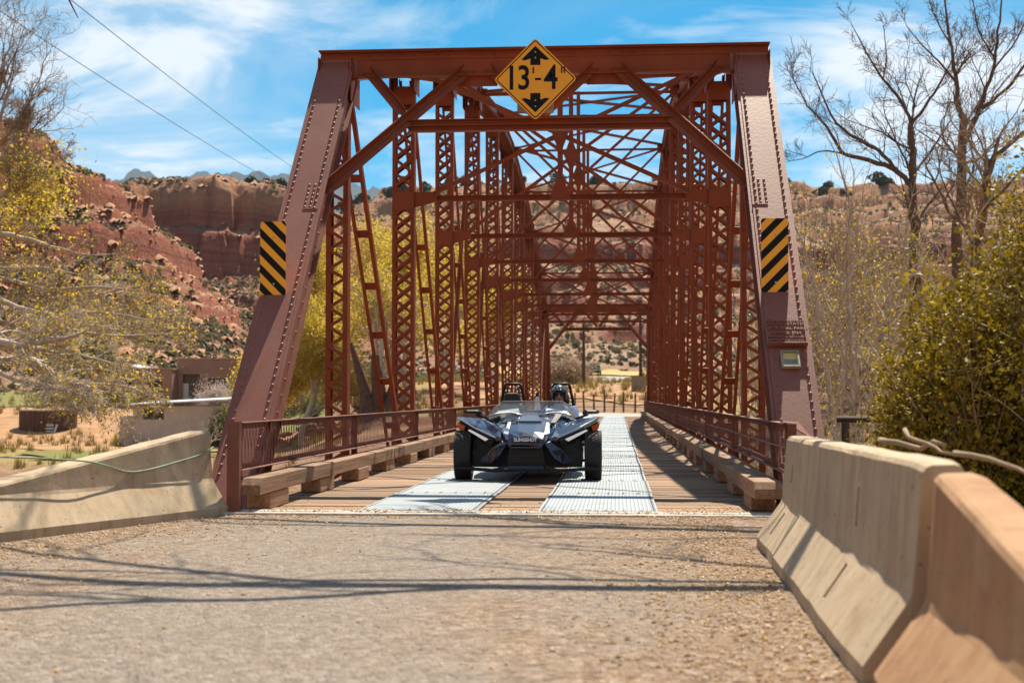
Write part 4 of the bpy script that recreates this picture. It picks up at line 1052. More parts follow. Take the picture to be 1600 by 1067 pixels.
# ------------------------------------------------------------------ the three-wheeled roadster
def roadster():
    root = thing('open_roadster', 'dark blue open three-wheeled roadster with low windscreen driving toward the viewer', 'car', (-.155, 5.30, .012))
    def part(b, name, m, parent=root, **k): return b.build(name, m, parent, **k)
    def mir(pts): return [(-x, y, z) for x, y, z in pts]
    GLASS, nt, gb = nodes_mat('clear_acrylic')
    gb.inputs['Base Color'].default_value = (0.86, 0.9, 0.92, 1); gb.inputs['Roughness'].default_value = .04
    tr = nt.nodes.new('ShaderNodeBsdfTransparent'); tr.inputs[0].default_value = (.86, .9, .92, 1); mx = nt.nodes.new('ShaderNodeMixShader'); mx.inputs[0].default_value = .88
    nt.links.new(gb.outputs[0], mx.inputs[1]); nt.links.new(tr.outputs[0], mx.inputs[2]); nt.links.new(mx.outputs[0], nt.nodes['Material Output'].inputs[0])
    DASH_REFLECTION = mat('painted_dash_reflection', (0.42, 0.45, 0.46), rough=.35, var=.15, scale=8, metal=.3)  # pale colour imitates bright reflection above the dash
    SEAT = mat('navy_seat_vinyl', (0.012, 0.014, 0.022), rough=.5, var=.3, scale=10, bump=.2, bscale=40)
    # wheels
    def wheel(x, y, r, w, sgn):
        wh = link('wheel', None, root); wh.location = (x, y, r)
        b = MB(); n = 44; prof = [(-w / 2 + .015, r * .70), (-w / 2, r * .80), (-w / 2 + .004, r * .93), (-w / 2 + .03, r * .985), (-w / 4, r), (0, r * 1.002), (w / 4, r), (w / 2 - .03, r * .985), (w / 2 - .004, r * .93), (w / 2, r * .80), (w / 2 - .015, r * .70)]
        rings = [[(px, math.cos(2 * math.pi * i / n) * pr, math.sin(2 * math.pi * i / n) * pr) for px, pr in prof] for i in range(n)]
        rings.append(rings[0]); b.loft(rings, closed=False)
        # tread blocks
        nb = 56
        for i in range(nb):
            a = 2 * math.pi * i / nb
            for j, xx in enumerate((-.40, -.2, .0, .2, .40)):
                aa = a + abs(xx) * .22; rr = r * (1.0 if abs(xx) < .3 else .985)
                M = Matrix.Rotation(aa, 3, 'X') @ Matrix.Rotation(.5 * (1 if xx < 0 else -1), 3, 'Z')
                c = Matrix.Rotation(aa, 3, 'X') @ Vector((xx * w * .98, 0, rr + .001)); b.box(c, (w * .155, r * 2 * math.pi / nb * .62, .014), M)
        part(b, 'tyre', RUBBER, wh)
        b = MB(); n = 28
        rings = [[(px, math.cos(2 * math.pi * i / n) * pr, math.sin(2 * math.pi * i / n) * pr) for px, pr in ((-w / 2 + .014, r * .70), (-w / 2 + .03, r * .64), (0, r * .58), (w / 2 - .03, r * .64), (w / 2 - .014, r * .70))] for i in range(n + 1)]
        b.loft(rings, closed=False)
        for i in range(5):
            a = 2 * math.pi * i / 5
            for e in (-.16, .16): b.bar((sgn * w * .3, 0, 0), (sgn * w * .33, math.cos(a + e) * r * .66, math.sin(a + e) * r * .66), .035, .03, (1, 0, 0))
        b.cyl((sgn * w * .2, 0, 0), (sgn * w * .38, 0, 0), r * .16, n=14); part(b, 'rim', BLACK, wh)
        b = MB(); b.cyl((-sgn * .02, 0, 0), (sgn * .005, 0, 0), r * .5, n=20); part(b, 'brake_disc', SILVER, wh)
    wheel(-.865, 0, .322, .225, -1); wheel(.865, 0, .322, .225, 1); wheel(0, 2.67, .335, .30, 1)
    # central hull: loft of closed sections (half section mirrored)
    def hull(secs, name, m, bevel=.0, smooth=True, parent=root):
        rings = []
        for y, half in secs: rings.append([(x, y + dy, z) for x, z, dy in half] + [(-x, y + dy, z) for x, z, dy in reversed(half)])
        b = MB(); b.loft(rings); return part(b, name, m, parent, smooth=False, fix=True, bevel=bevel, seg=2)
    # hood with raised centre and crisp shoulder creases
    hood = hull([(-.60, [(.205, .44, 0), (.24, .50, 0), (.225, .545, .0), (.10, .575, -.02)]),
          (-.42, [(.27, .42, 0), (.32, .52, 0), (.255, .625, 0), (.10, .640, 0)]),
          (-.05, [(.34, .38, 0), (.46, .56, 0), (.29, .715, 0), (.13, .728, 0)]),
          (.35, [(.42, .32, 0), (.56, .60, 0), (.33, .785, 0), (.16, .800, 0)]),
          (.72, [(.50, .30, 0), (.63, .66, 0), (.38, .830, 0), (.18, .850, 0)])], 'hood', CARBLUE, bevel=.012)
    for s in (-1, 1):
        b = MB(); b.prism([(s * .235, -.50, .600), (s * .300, -.44, .612), (s * .275, .0, .742), (s * .238, .03, .748)], (0, .01, .012)); part(b, 'hood_stripe', SILVER, hood, fix=True)
        b = MB(); b.prism([(s * .30, -.06, .735), (s * .36, .0, .73), (s * .43, .50, .835), (s * .35, .52, .85)], (0, 0, .02)); part(b, 'hood_vent', BLACK, hood, fix=True)
    b = MB(); b.prism([(-.06, -.55, .600), (.06, -.55, .600), (.035, -.56, .580), (-.035, -.56, .580)], (0, -.012, .006)); part(b, 'badge', SILVER, hood, fix=True)
    b = MB(); b.prism([(-.175, .08, .757), (.175, .08, .757), (.10, .42, .830), (-.10, .42, .830)], (0, 0, .016)); part(b, 'hood_scoop', CARDARK, hood, fix=True)
    # lettered recess, bumper bar and grille in the nose
    b = MB(); b.prism([(-.185, -.615, .505), (.185, -.615, .505), (.165, -.60, .575), (-.165, -.60, .575)], (0, .05, 0)); part(b, 'nameplate_panel', BLACK, fix=True, bevel=.006)
    o = link('lettering', text_mesh('SLINGSHOT', .062, .003, mat('white_letter_print', (0.8, 0.8, 0.8), rough=.4, var=0), 'lettering', offset=.0022, space=.98), root); o.location = (0, -.622, .540); o.rotation_euler = (math.radians(78), 0, 0); o.scale = (.92, 1, 1)
    b = MB(); b.prism([(-.20, -.60, .425), (.20, -.60, .425), (.205, -.60, .485), (-.205, -.60, .485)], (0, .10, 0)); part(b, 'bumper_bar', CARBLUE, fix=True, bevel=.01)
    b = MB(); b.prism([(-.20, -.605, .488), (.20, -.605, .488), (.205, -.59, .503), (-.205, -.59, .503)], (0, .06, 0)); part(b, 'bumper_trim', SILVER, fix=True)
    b = MB(); b.prism([(-.25, -.50, .20), (.25, -.50, .20), (.215, -.50, .43), (-.215, -.50, .43)], (0, .06, 0)); gr = part(b, 'grille', BLACK, fix=True)
    for i in range(6):
        b = MB(); b.bx(-.225, .225, -.515, -.502, .225 + i * .033, .233 + i * .033); part(b, 'grille_slat', RUBBER, gr)
    # chin splitter with raised centre and swept wings
    for s in (-1, 1):
        b = MB(); b.prism([(0, -.64, .135), (s * .26, -.64, .135), (s * .40, -.60, .120), (s * .95, -.40, .150), (s * .95, -.30, .15), (s * .42, -.34, .12), (0, -.36, .135)], (0, 0, .030)); part(b, 'splitter', BLACK, fix=True, bevel=.008)
        b = MB(); b.prism([(s * .0, -.635, .166), (s * .245, -.635, .166), (s * .23, -.61, .205), (0, -.61, .205)], (0, .06, 0)); part(b, 'splitter_lip', CARDARK, fix=True)
        b = MB(); b.bar((s * .25, -.62, .195), (s * .42, -.58, .150), .035, .03, (0, 1, 0)); b.bar((s * .42, -.58, .150), (s * .90, -.42, .178), .03, .03, (0, 1, 0)); part(b, 'splitter_edge', BLACK)
        # blue cheek blade from nose to splitter
        b = MB(); b.prism([(s * .235, -.56, .50), (s * .315, -.48, .52), (s * .44, -.46, .43), (s * .60, -.42, .245), (s * .47, -.46, .225), (s * .36, -.52, .30)], (0, .05, .01)); part(b, 'cheek_panel', CARDARK, fix=True, bevel=.008)
        b = MB(); b.prism([(s * .47, -.466, .228), (s * .60, -.43, .248), (s * .585, -.43, .30), (s * .515, -.455, .345)], (0, .02, .0)); part(b, 'cheek_trim', CARBLUE, fix=True)
        # fender fairing: top blade, bright edge, headlamp pod
        T = [(s * .33, -.52, .575), (s * .44, -.42, .585), (s * .70, -.22, .705), (s * .945, .02, .835), (s * .90, .36, .815), (s * .66, .42, .80), (s * .47, .18, .735), (s * .36, -.14, .67)]
        b = MB(); b.add([(x, y, z) for x, y, z in T] + [(x * .98, y + .02, z - .055) for x, y, z in T], [tuple(range(8)), tuple(range(15, 7, -1))] + [(i, 8 + i, 8 + (i + 1) % 8, (i + 1) % 8) for i in range(8)])
        fd = part(b, 'fender', CARBLUE, fix=True, bevel=.012, seg=2)
        b = MB(); E = [(s * .40, -.47, .566), (s * .70, -.245, .690), (s * .955, .0, .822)]
        for i in range(2): b.bar(E[i], E[i + 1], .016, .016, (0, 1, 0))
        part(b, 'fender_trim', SILVER, fd)
        # dark pod under the blade
        b = MB(); b.prism([(s * .42, -.44, .53), (s * .68, -.22, .645), (s * .93, .0, .775), (s * .915, .02, .63), (s * .86, .0, .56), (s * .68, -.16, .50), (s * .46, -.38, .44)], (0, .18, 0)); part(b, 'lamp_pod', BLACK, fix=True, bevel=.008)
        b = MB(); b.prism([(s * .50, -.410, .545), (s * .77, -.175, .665), (s * .80, -.15, .650), (s * .62, -.29, .553), (s * .545, -.36, .515)], (0, .03, 0)); part(b, 'headlight', LAMPLIT, fd, fix=True, bevel=.004)
        b = MB(); b.prism([(s * .84, -.10, .705), (s * .955, -.012, .76), (s * .935, -.02, .675), (s * .865, -.07, .625)], (0, .05, 0)); part(b, 'marker_lamp', AMBER, fd, fix=True, bevel=.004)
        b = MB(); b.prism([(s * .20, -.30, .17), (s * .72, -.22, .17), (s * .735, -.20, .40), (s * .70, -.18, .54), (s * .44, -.28, .56), (s * .22, -.34, .45)], (0, .16, 0)); part(b, 'lower_fairing', BLACK, fix=True, bevel=.01)
        # suspension arms and damper
        b = MB()
        for (p, q) in (((.24, -.12, .24), (.76, 0, .25)), ((.26, .22, .25), (.76, .02, .25)), ((.27, -.08, .44), (.74, 0, .46)), ((.27, .2, .44), (.74, .02, .46))): b.cyl((s * p[0], p[1], p[2]), (s * q[0], q[1], q[2]), .017, n=8)
        b.cyl((s * .34, .05, .56), (s * .66, .02, .28), .035, n=10); part(b, 'suspension_arm', BLACK)
        # side body and sill
        b = MB(); b.loft([[(s * x, y, z) for x, z in sec] for y, sec in ((.55, [(.44, .22), (.64, .24), (.70, .50), (.64, .78), (.52, .80), (.44, .5)]), (1.2, [(.44, .16), (.70, .18), (.76, .46), (.70, .74), (.60, .745), (.44, .4)]), (2.0, [(.44, .18), (.66, .2), (.74, .52), (.68, .80), (.52, .82), (.44, .4)]), (2.45, [(.34, .3), (.46, .32), (.54, .6), (.46, .82), (.36, .82), (.3, .5)]))])
        part(b, 'side_panel', CARBLUE, fix=True, bevel=.015, seg=2)
        # mirror
        b = MB(); b.bar((s * .60, .74, .79), (s * .78, .70, .85), .03, .02, (0, 1, 0)); mo = part(b, 'mirror', BLACK)
        b = MB(); c = (s * .82, .68, .875); b.loft([[(c[0] + s * dx, c[1] + yy, c[2] + dz) for dx, dz in ((-.11, -.03), (.10, -.012), (.125, .012), (.10, .038), (-.08, .042), (-.12, .012))] for yy in (-.02, .07)]); b.loft([[(c[0] + s * dx * k_, c[1] + yy, c[2] + dz * k_) for dx, dz in ((-.11, -.03), (.10, -.012), (.125, .012), (.10, .038), (-.08, .042), (-.12, .012))] for yy, k_ in ((-.055, .6), (-.021, .98))])
        part(b, 'mirror_housing', CARBLUE if s > 0 else BLACK, mo, fix=True, bevel=.006)
        # roll hoop and seat
        h = link('roll_hoop', None, root)
        b = MB(); x0 = s * .36
        b.tube([(x0 - .20, 2.05, .78), (x0 - .165, 2.02, 1.05), (x0 - .125, 1.99, 1.25), (x0 - .10, 1.985, 1.285), (x0 + .10, 1.985, 1.285), (x0 + .125, 1.99, 1.25), (x0 + .165, 2.02, 1.05), (x0 + .20, 2.05, .78)], .021, 8); part(b, 'hoop_tube', BLACK, h, smooth=True)
        b = MB(); b.tube([(x0 - .12, 2.2, .78), (x0 - .10, 2.06, 1.05), (x0 - .075, 2.01, 1.225), (x0 + .075, 2.01, 1.225), (x0 + .10, 2.06, 1.05), (x0 + .12, 2.2, .78)], .014, 6)
        for zz, hw in ((1.0, .168), (1.14, .145)):
            for e in (-1, 1): b.cyl((x0 + e * hw, 2.03, zz), (x0 + e * hw * .66, 2.07, zz + .05), .010, n=6)
        part(b, 'hoop_brace', BLACK, h, smooth=True)
        b = MB(); b.loft([[(x0 + dx * w_, y, z) for dx, y, z in ((-1, 1.74 + dy, zz), (-.8, 1.70 + dy, zz), (.8, 1.70 + dy, zz), (1, 1.74 + dy, zz), (.9, 1.86 + dy, zz), (-.9, 1.86 + dy, zz))] for zz, w_, dy in ((.34, .20, -.08), (.6, .235, -.03), (.82, .225, .02), (.96, .17, .05), (1.0, .13, .06))])
        st = part(b, 'seat', SEAT, fix=True, bevel=.02, seg=2)
        b = MB(); b.loft([[(x0 + dx * w_, y, zz) for dx, y in ((-1, 1.80), (-.85, 1.755), (.85, 1.755), (1, 1.80), (.9, 1.88), (-.9, 1.88))] for zz, w_ in ((1.0, .10), (1.03, .125), (1.12, .12), (1.15, .09))]); part(b, 'headrest', SEAT, st, fix=True, bevel=.012, seg=2)
        b = MB(); b.bx(x0 - .22, x0 + .22, 1.2, 1.74, .22, .36); part(b, 'seat_cushion', SEAT, st, bevel=.03, seg=2)
        b = MB(); b.prism([(s * .17, .70, .865), (s * .47, .70, .835), (s * .50, .92, .885), (s * .20, .94, .925)], (0, 0, .012)); part(b, 'dash_reflection_panel', DASH_REFLECTION, fix=True)  # added pale quads standing in for the windscreen's reflection on the dash
        b = MB(); b.tube([(s * .10, .55, .835), (s * .22, .64, .865), (s * .32, .66, .878), (s * .48, .60, .862), (s * .60, .52, .825)], .012, 6); part(b, 'cowl_tube', SILVER, smooth=True)
    # cockpit tub, dash, centre console, tail
    b = MB(); b.bx(-.44, .44, .55, 2.1, .14, .20); b.bx(-.44, .44, .70, .78, .20, .84); b.bx(-.07, .07, .78, 1.9, .2, .46); b.bx(-.50, .50, 2.0, 2.10, .2, .84); part(b, 'tub', SEAT)
    b = MB(); b.loft([[(x, y, z) for x, z in ((-.58, .80), (-.3, .87), (.3, .87), (.58, .80), (.55, .66), (-.55, .66))] for y in (.76, 1.0)]); part(b, 'dashboard', SEAT, fix=True, bevel=.02)
    hull([(2.02, [(.5, .3, 0), (.56, .6, 0), (.46, .86, 0), (.12, .90, 0)]), (2.5, [(.34, .4, 0), (.40, .62, 0), (.28, .84, 0), (.08, .88, 0)]), (2.95, [(.12, .6, 0), (.16, .70, 0), (.12, .80, 0), (.04, .82, 0)])], 'tail', CARBLUE, bevel=.02)
    b = MB(); b.loft([[(dx * k_, 2.1 + dy * k_, zz) for dx, dy in ((-1, -.6), (1, -.6), (1, .8), (-1, .8))] for zz, k_ in ((.88, .055), (1.0, .035), (1.10, .024))]); part(b, 'tail_fin', SILVER, fix=True)
    b = MB(); b.loft([[(dx * k_, 2.1 + dy * k_, zz) for dx, dy in ((-1, -.6), (1, -.6), (1, .8), (-1, .8))] for zz, k_ in ((1.101, .024), (1.16, .019))]); part(b, 'fin_tip', BLACK, fix=True)
    # windscreen: centre blade and swept side pieces
    def pane(pts, name):
        b = MB(); b.prism(pts, (0, .006, .0)); o = part(b, name, GLASS, fix=True); return o
    ws = pane([(-.46, .66, .82), (.46, .66, .82), (.425, .86, 1.035), (-.425, .86, 1.035)], 'windscreen')
    b = MB(); b.bar((-.425, .86, 1.037), (.425, .86, 1.037), .008, .008, (0, 1, 0)); part(b, 'windscreen_edge', SILVER, ws)
    for s in (-1, 1):
        pane([(s * .463, .66, .82), (s * .428, .86, 1.034), (s * .56, 1.10, .95), (s * .665, 1.16, .80), (s * .60, .80, .79)], 'windscreen')
    # steering wheel
    sw = link('steering_wheel', None, root); sw.location = (.36, 1.16, .86); sw.rotation_euler = (math.radians(-68), 0, 0)
    b = MB(); n = 24; b.tube([(math.cos(2 * math.pi * i / n) * .175, math.sin(2 * math.pi * i / n) * .175, 0) for i in range(n + 1)], .015, 8, cap=False); part(b, 'steering_rim', BLACK, sw, smooth=True)
    b = MB(); b.cyl((0, 0, -.02), (0, 0, .02), .05, n=14)
    for a in (0, math.pi, -math.pi / 2): b.bar((0, 0, 0), (math.cos(a) * .165, math.sin(a) * .165, 0), .03, .012, (0, 0, 1))
    b.cyl((0, 0, -.25), (0, 0, -.02), .025, n=8); part(b, 'steering_spokes', SILVER, sw)
    return root
car = roadster()

# ------------------------------------------------------------------ the driver
def driver():
    ox, oy, oz = -.155 + .345, 5.30, .012
    root = thing('person', 'driver in blue jacket and glossy helmet gripping the steering wheel of the roadster', 'person', (ox, oy + 1.5, oz + .36))
    J = {}
    verts, edges, rad = [], [], []
    def v(name, p, r, prev=None):
        J[name] = len(verts); verts.append((p[0], p[1] - 1.5, p[2] - .36)); rad.append(r)
        if prev: edges.append((J[prev], J[name]))
    v('pelvis', (0, 1.52, .46), .15); v('belly', (0, 1.58, .62), .145, 'pelvis'); v('chest', (0, 1.62, .80), .155, 'belly'); v('neck0', (0, 1.63, .94), .085, 'chest'); v('neck', (0, 1.62, 1.02), .058, 'neck0'); v('head', (0, 1.61, 1.11), .088, 'neck'); v('crown', (0, 1.61, 1.19), .07, 'head')
    for s, n in ((-1, 'r'), (1, 'l')):
        v('sh' + n, (s * .19, 1.62, .90), .072, 'chest'); v('el' + n, (s * .27, 1.42, .72), .052, 'sh' + n); v('fa' + n, (s * .235, 1.28, .80), .042, 'el' + n); v('wr' + n, (s * .20, 1.19, .86), .030, 'fa' + n); v('pa' + n, (s * .182, 1.145, .885), .034, 'wr' + n)
        # four fingers wrapped over the rim and a thumb inside it
        for q, dz in enumerate((-.028, -.010, .010, .028)):
            l = (.9, 1.0, .96, .8)[q]
            v('k%d' % q + n, (s * .186 + s * .004, 1.118, .890 + dz), .0098, 'pa' + n); v('m%d' % q + n, (s * .172, 1.100, .896 + dz), .0092, 'k%d' % q + n); v('t%d' % q + n, (s * (.172 - .03 * l), 1.112, .893 + dz), .0085, 'm%d' % q + n)
        v('th' + n, (s * .160, 1.15, .905), .0105, 'pa' + n); v('tt' + n, (s * .145, 1.135, .918), .0095, 'th' + n)
        v('hip' + n, (s * .10, 1.48, .45), .10, 'pelvis'); v('kn' + n, (s * .15, 1.08, .52), .068, 'hip' + n); v('an' + n, (s * .12, .82, .28), .045, 'kn' + n); v('to' + n, (s * .12, .72, .30), .035, 'an' + n)
    me = bpy.data.meshes.new('body'); me.from_pydata(verts, edges, []); o = link('body', me, root)
    md = o.modifiers.new('skin', 'SKIN'); md.use_smooth_shade = True
    for i, r in enumerate(rad): me.skin_vertices[0].data[i].radius = (r, r)
    me.skin_vertices[0].data[0].use_root = True
    o.modifiers.new('sub', 'SUBSURF').levels = 1; o.modifiers['sub'].render_levels = 2
    bpy.context.view_layer.update()
    m2 = bpy.data.meshes.new_from_object(o.evaluated_get(bpy.context.evaluated_depsgraph_get())); o.modifiers.clear(); o.data = m2
    SKIN = mat('skin', (0.42, 0.22, 0.145), rough=.5, var=.12, scale=30); JACK = mat('blue_patterned_jacket', (0.02, 0.09, 0.34), rough=.8, var=.5, scale=28, col2=(0.10, 0.20, 0.42)); TROU = mat('dark_trousers', (0.02, 0.022, 0.03), rough=.85, var=.2, scale=20); 
    m2.materials.clear()
    for m in (JACK, SKIN, TROU): m2.materials.append(m)
    for p in m2.polygons:
        c = p.center; y, z = c.y + 1.5, c.z + .36
        p.material_index = 1 if (z > .985 or y < 1.205 and z > .80) else (2 if z < .50 or (y < 1.35 and z < .62) else 0)
    # face features
    f = MB(); f.loft([[(dx, y, z) for dx, y, z in ((-.012, 1.527 - 1.5, 1.13 - .36), (.012, 1.527 - 1.5, 1.13 - .36), (.017, 1.515 - 1.5, 1.085 - .36), (-.017, 1.515 - 1.5, 1.085 - .36))], [(dx, 1.56 - 1.5, z) for dx, z in ((-.012, 1.13 - .36), (.012, 1.13 - .36), (.017, 1.085 - .36), (-.017, 1.085 - .36))]]); f.build('nose', SKIN, root, fix=True)
    sg = MB()
    for s in (-1, 1): sg.sphere((s * .034, 1.533 - 1.5, 1.125 - .36), .028, 10, 6, (1, .35, .75))
    sg.bx(-.012, .012, .022, .028, .768, .774); sg.build('sunglasses', BLACK, root, smooth=True)
    mo = MB(); mo.bx(-.026, .026, 1.528 - 1.5, 1.54 - 1.5, 1.058 - .36, 1.066 - .36); mo.build('mouth', mat('lips', (0.30, 0.10, 0.08), rough=.5, var=.1), root, bevel=.003)
    # open-face helmet: shell with a face opening, brow band and side strap
    HEL, nt, hb = nodes_mat('glossy_grey_helmet'); hb.inputs['Base Color'].default_value = (0.07, 0.10, 0.14, 1); hb.inputs['Metallic'].default_value = .5; hb.inputs['Roughness'].default_value = .18; hb.inputs['Coat Weight'].default_value = 1
    b = MB(); n, m_ = 28, 16; C = Vector((0, 1.615 - 1.5, 1.135 - .36)); R = .138; vs_, fs, keep = [], [], {}
    for i in range(m_ + 1):
        a = math.pi * i / m_
        for k in range(n):
            t = 2 * math.pi * k / n; d = Vector((math.sin(a) * math.cos(t), math.sin(a) * math.sin(t), math.cos(a)))
            vs_.append(C + Vector((d.x * R * .92, d.y * R * 1.08, d.z * R)))
    for i in range(m_):
        for k in range(n):
            q = (i * n + k, (i + 1) * n + k, (i + 1) * n + (k + 1) % n, i * n + (k + 1) % n)
            c = sum((vs_[j] for j in q), Vector()) / 4 - C; c.normalize()
            if c.z < -.66 or (c.y < -.45 and c.z < .28 and abs(c.x) < .74): continue
            fs.append(q)
    b.add(vs_, fs); h = b.build('helmet', HEL, root, smooth=True); so = h.modifiers.new('solid', 'SOLIDIFY'); so.thickness = .018; so.offset = -1
    b = MB(); 
    for dx in (-.03, .03): b.tube([C + Vector((dx * math.cos(t * .9), -math.cos(t) * R * 1.09, math.sin(t) * R * 1.01)) for t in [math.radians(q) for q in range(18, 165, 12)]], .004, 5)
    b.build('helmet_stripe', SILVER, h)
    b = MB(); b.tube([C + Vector((math.cos(math.radians(q)) * R * .96, -abs(math.sin(math.radians(q))) * R * 1.12, .045 + .012 * math.sin(math.radians(q)))) for q in range(0, 181, 15)], .012, 6); b.build('visor_peak', HEL, h, smooth=True)
driver()
# ------------------------------------------------------------------ trees and shrubs
def tubes_mesh(name, lines, m, sides=5):
    """lines: list of (pts, radii); grouped by point count and swept together."""
    Vs, Fs, off = [], [], 0; groups = {}
    for p, r in lines: groups.setdefault(len(p), []).append((p, r))
    for N, L in groups.items():
        P = np.array([q[0] for q in L], float); R = np.array([q[1] for q in L], float); B = len(L)
        T = np.gradient(P, axis=1); T /= np.linalg.norm(T, axis=2, keepdims=True) + 1e-9
        ref = np.where(np.abs(T[:, :1, 2:3]) > .8, np.array([1., 0, 0]), np.array([0, 0, 1.])); ref = np.broadcast_to(ref, T.shape)
        Uv = np.cross(T, ref); Uv /= np.linalg.norm(Uv, axis=2, keepdims=True) + 1e-9; Wv = np.cross(T, Uv)
        a = np.arange(sides) * 2 * math.pi / sides
        ring = P[:, :, None] + (Uv[:, :, None] * np.cos(a)[None, None, :, None] + Wv[:, :, None] * np.sin(a)[None, None, :, None]) * R[:, :, None, None]
        Vs.append(ring.reshape(-1, 3))
        b, i, k = np.meshgrid(np.arange(B), np.arange(N - 1), np.arange(sides), indexing='ij'); o = off + b * N * sides
        Fs.append(np.stack([o + i * sides + k, o + i * sides + (k + 1) % sides, o + (i + 1) * sides + (k + 1) % sides, o + (i + 1) * sides + k], -1).reshape(-1, 4)); off += B * N * sides
    return np_mesh(name, np.concatenate(Vs), np.concatenate(Fs), m, smooth=True)
def leaves_mesh(name, pts, size, m, seed=0, jitter=.1, asp=.6, up=0.0):
    """Small folded leaf quads scattered about pts."""
    rs = np.random.RandomState(seed); P = np.asarray(pts, float); n = len(P)
    P = P + rs.randn(n, 3) * jitter
    d = rs.randn(n, 3); d[:, 2] += up; d /= np.linalg.norm(d, axis=1, keepdims=True); e = np.cross(d, rs.randn(n, 3)); e /= np.linalg.norm(e, axis=1, keepdims=True)
    f = np.cross(d, e)
    s = size * rs.uniform(.55, 1.3, (n, 1))
    V = np.stack([P - d * s * .5, P + e * s * asp * .5 + f * s * .12, P + d * s * .5, P - e * s * asp * .5 + f * s * .12], 1).reshape(-1, 3)
    F = np.arange(n * 4).reshape(-1, 4)
    return np_mesh(name, V, F, m)
def grow(seed, p, d, length, radius, levels, nchild=(4, 5, 5, 4), ratio=(.62, .6, .55, .5), spread=(45, 50, 55, 60), wander=.16, up=.06, t0=.3, seg=6, rmin=.004, twist=0.0, taper=.45):
    rnd = random.Random(seed); lines = [[] for _ in range(levels + 1)]; tips = []
    def norm(a): l = math.sqrt(a[0] * a[0] + a[1] * a[1] + a[2] * a[2]) or 1; return (a[0] / l, a[1] / l, a[2] / l)
    def go(p, d, Ln, r, lv):
        n = seg if lv < levels else 4
        pts, rad, dirs = [p], [r], [d]; st = Ln / n
        for i in range(n):
            w = wander * (1 + .4 * lv)
            d = norm((d[0] + rnd.gauss(0, w), d[1] + rnd.gauss(0, w), d[2] + rnd.gauss(0, w) + up))
            p = (p[0] + d[0] * st, p[1] + d[1] * st, p[2] + d[2] * st); pts.append(p); dirs.append(d); rad.append(max(rmin, r * (1 - (1 - taper) * (i + 1) / n)))
        if lv == levels: rad[-1] = rmin * .6
        lines[lv].append((pts, rad))
        if lv == levels:
            for q in pts[1:]: tips.append(q)
            return
        nc = nchild[min(lv, len(nchild) - 1)]
        for c in range(nc):
            t = t0 + (1 - t0) * (c + rnd.random()) / nc; f = min(n - 1, int(t * n)); u = t * n - f
            q = tuple(pts[f][k] + (pts[f + 1][k] - pts[f][k]) * u for k in range(3)); dd = dirs[f + 1]
            ang = math.radians(spread[min(lv, len(spread) - 1)] * rnd.uniform(.6, 1.25)); az = rnd.uniform(0, 6.283)
            a = Vector(dd).orthogonal().normalized(); b = Vector(dd).cross(a); s_ = a * math.cos(az) + b * math.sin(az)
            nd = Vector(dd) * math.cos(ang) + s_ * math.sin(ang); k = ratio[min(lv, len(ratio) - 1)] * rnd.uniform(.7, 1.2) * (1.15 - .5 * (t - t0))
            go(q, norm(tuple(nd)), Ln * k, max(rmin, rad[f] * rnd.uniform(.45, .68)), lv + 1)
        # leader goes on
        if lv < levels: go(pts[-1], d, Ln * ratio[min(lv, len(ratio) - 1)] * .9, rad[-1] * .9, lv + 1)
    go(tuple(p), norm(tuple(d)), length, radius, 0)
    return lines, tips
def tree(name, label, loc, grown, bark, leaf=None, leaf_n=0, leaf_size=.06, split=2, group=None, seed=0, jitter=.12, cat='tree', bark2=None, asp=.6, extra=None):
    root = thing(name, label, cat, loc, group=group)
    lines, tips = grown
    big = [l for lv in lines[:split] for l in lv]; small = [l for lv in lines[split:] for l in lv]
    if extra: big = big + extra
    link('trunk', tubes_mesh('trunk', big, bark, 7), root)
    if small: link('twigs', tubes_mesh('twigs', small, bark2 or bark, 3), root)
    if leaf is not None and leaf_n:
        rs = np.random.RandomState(seed); T = np.array(tips); idx = rs.randint(0, len(T), leaf_n)
        link('crown', leaves_mesh('crown', T[idx], leaf_size, leaf, seed, jitter, asp), root)
    return root
def on_ground(px, d, dz=-.1):
    p = at(px, 620, d); return (p.x, p.y, gz(p.x, p.y) + dz)

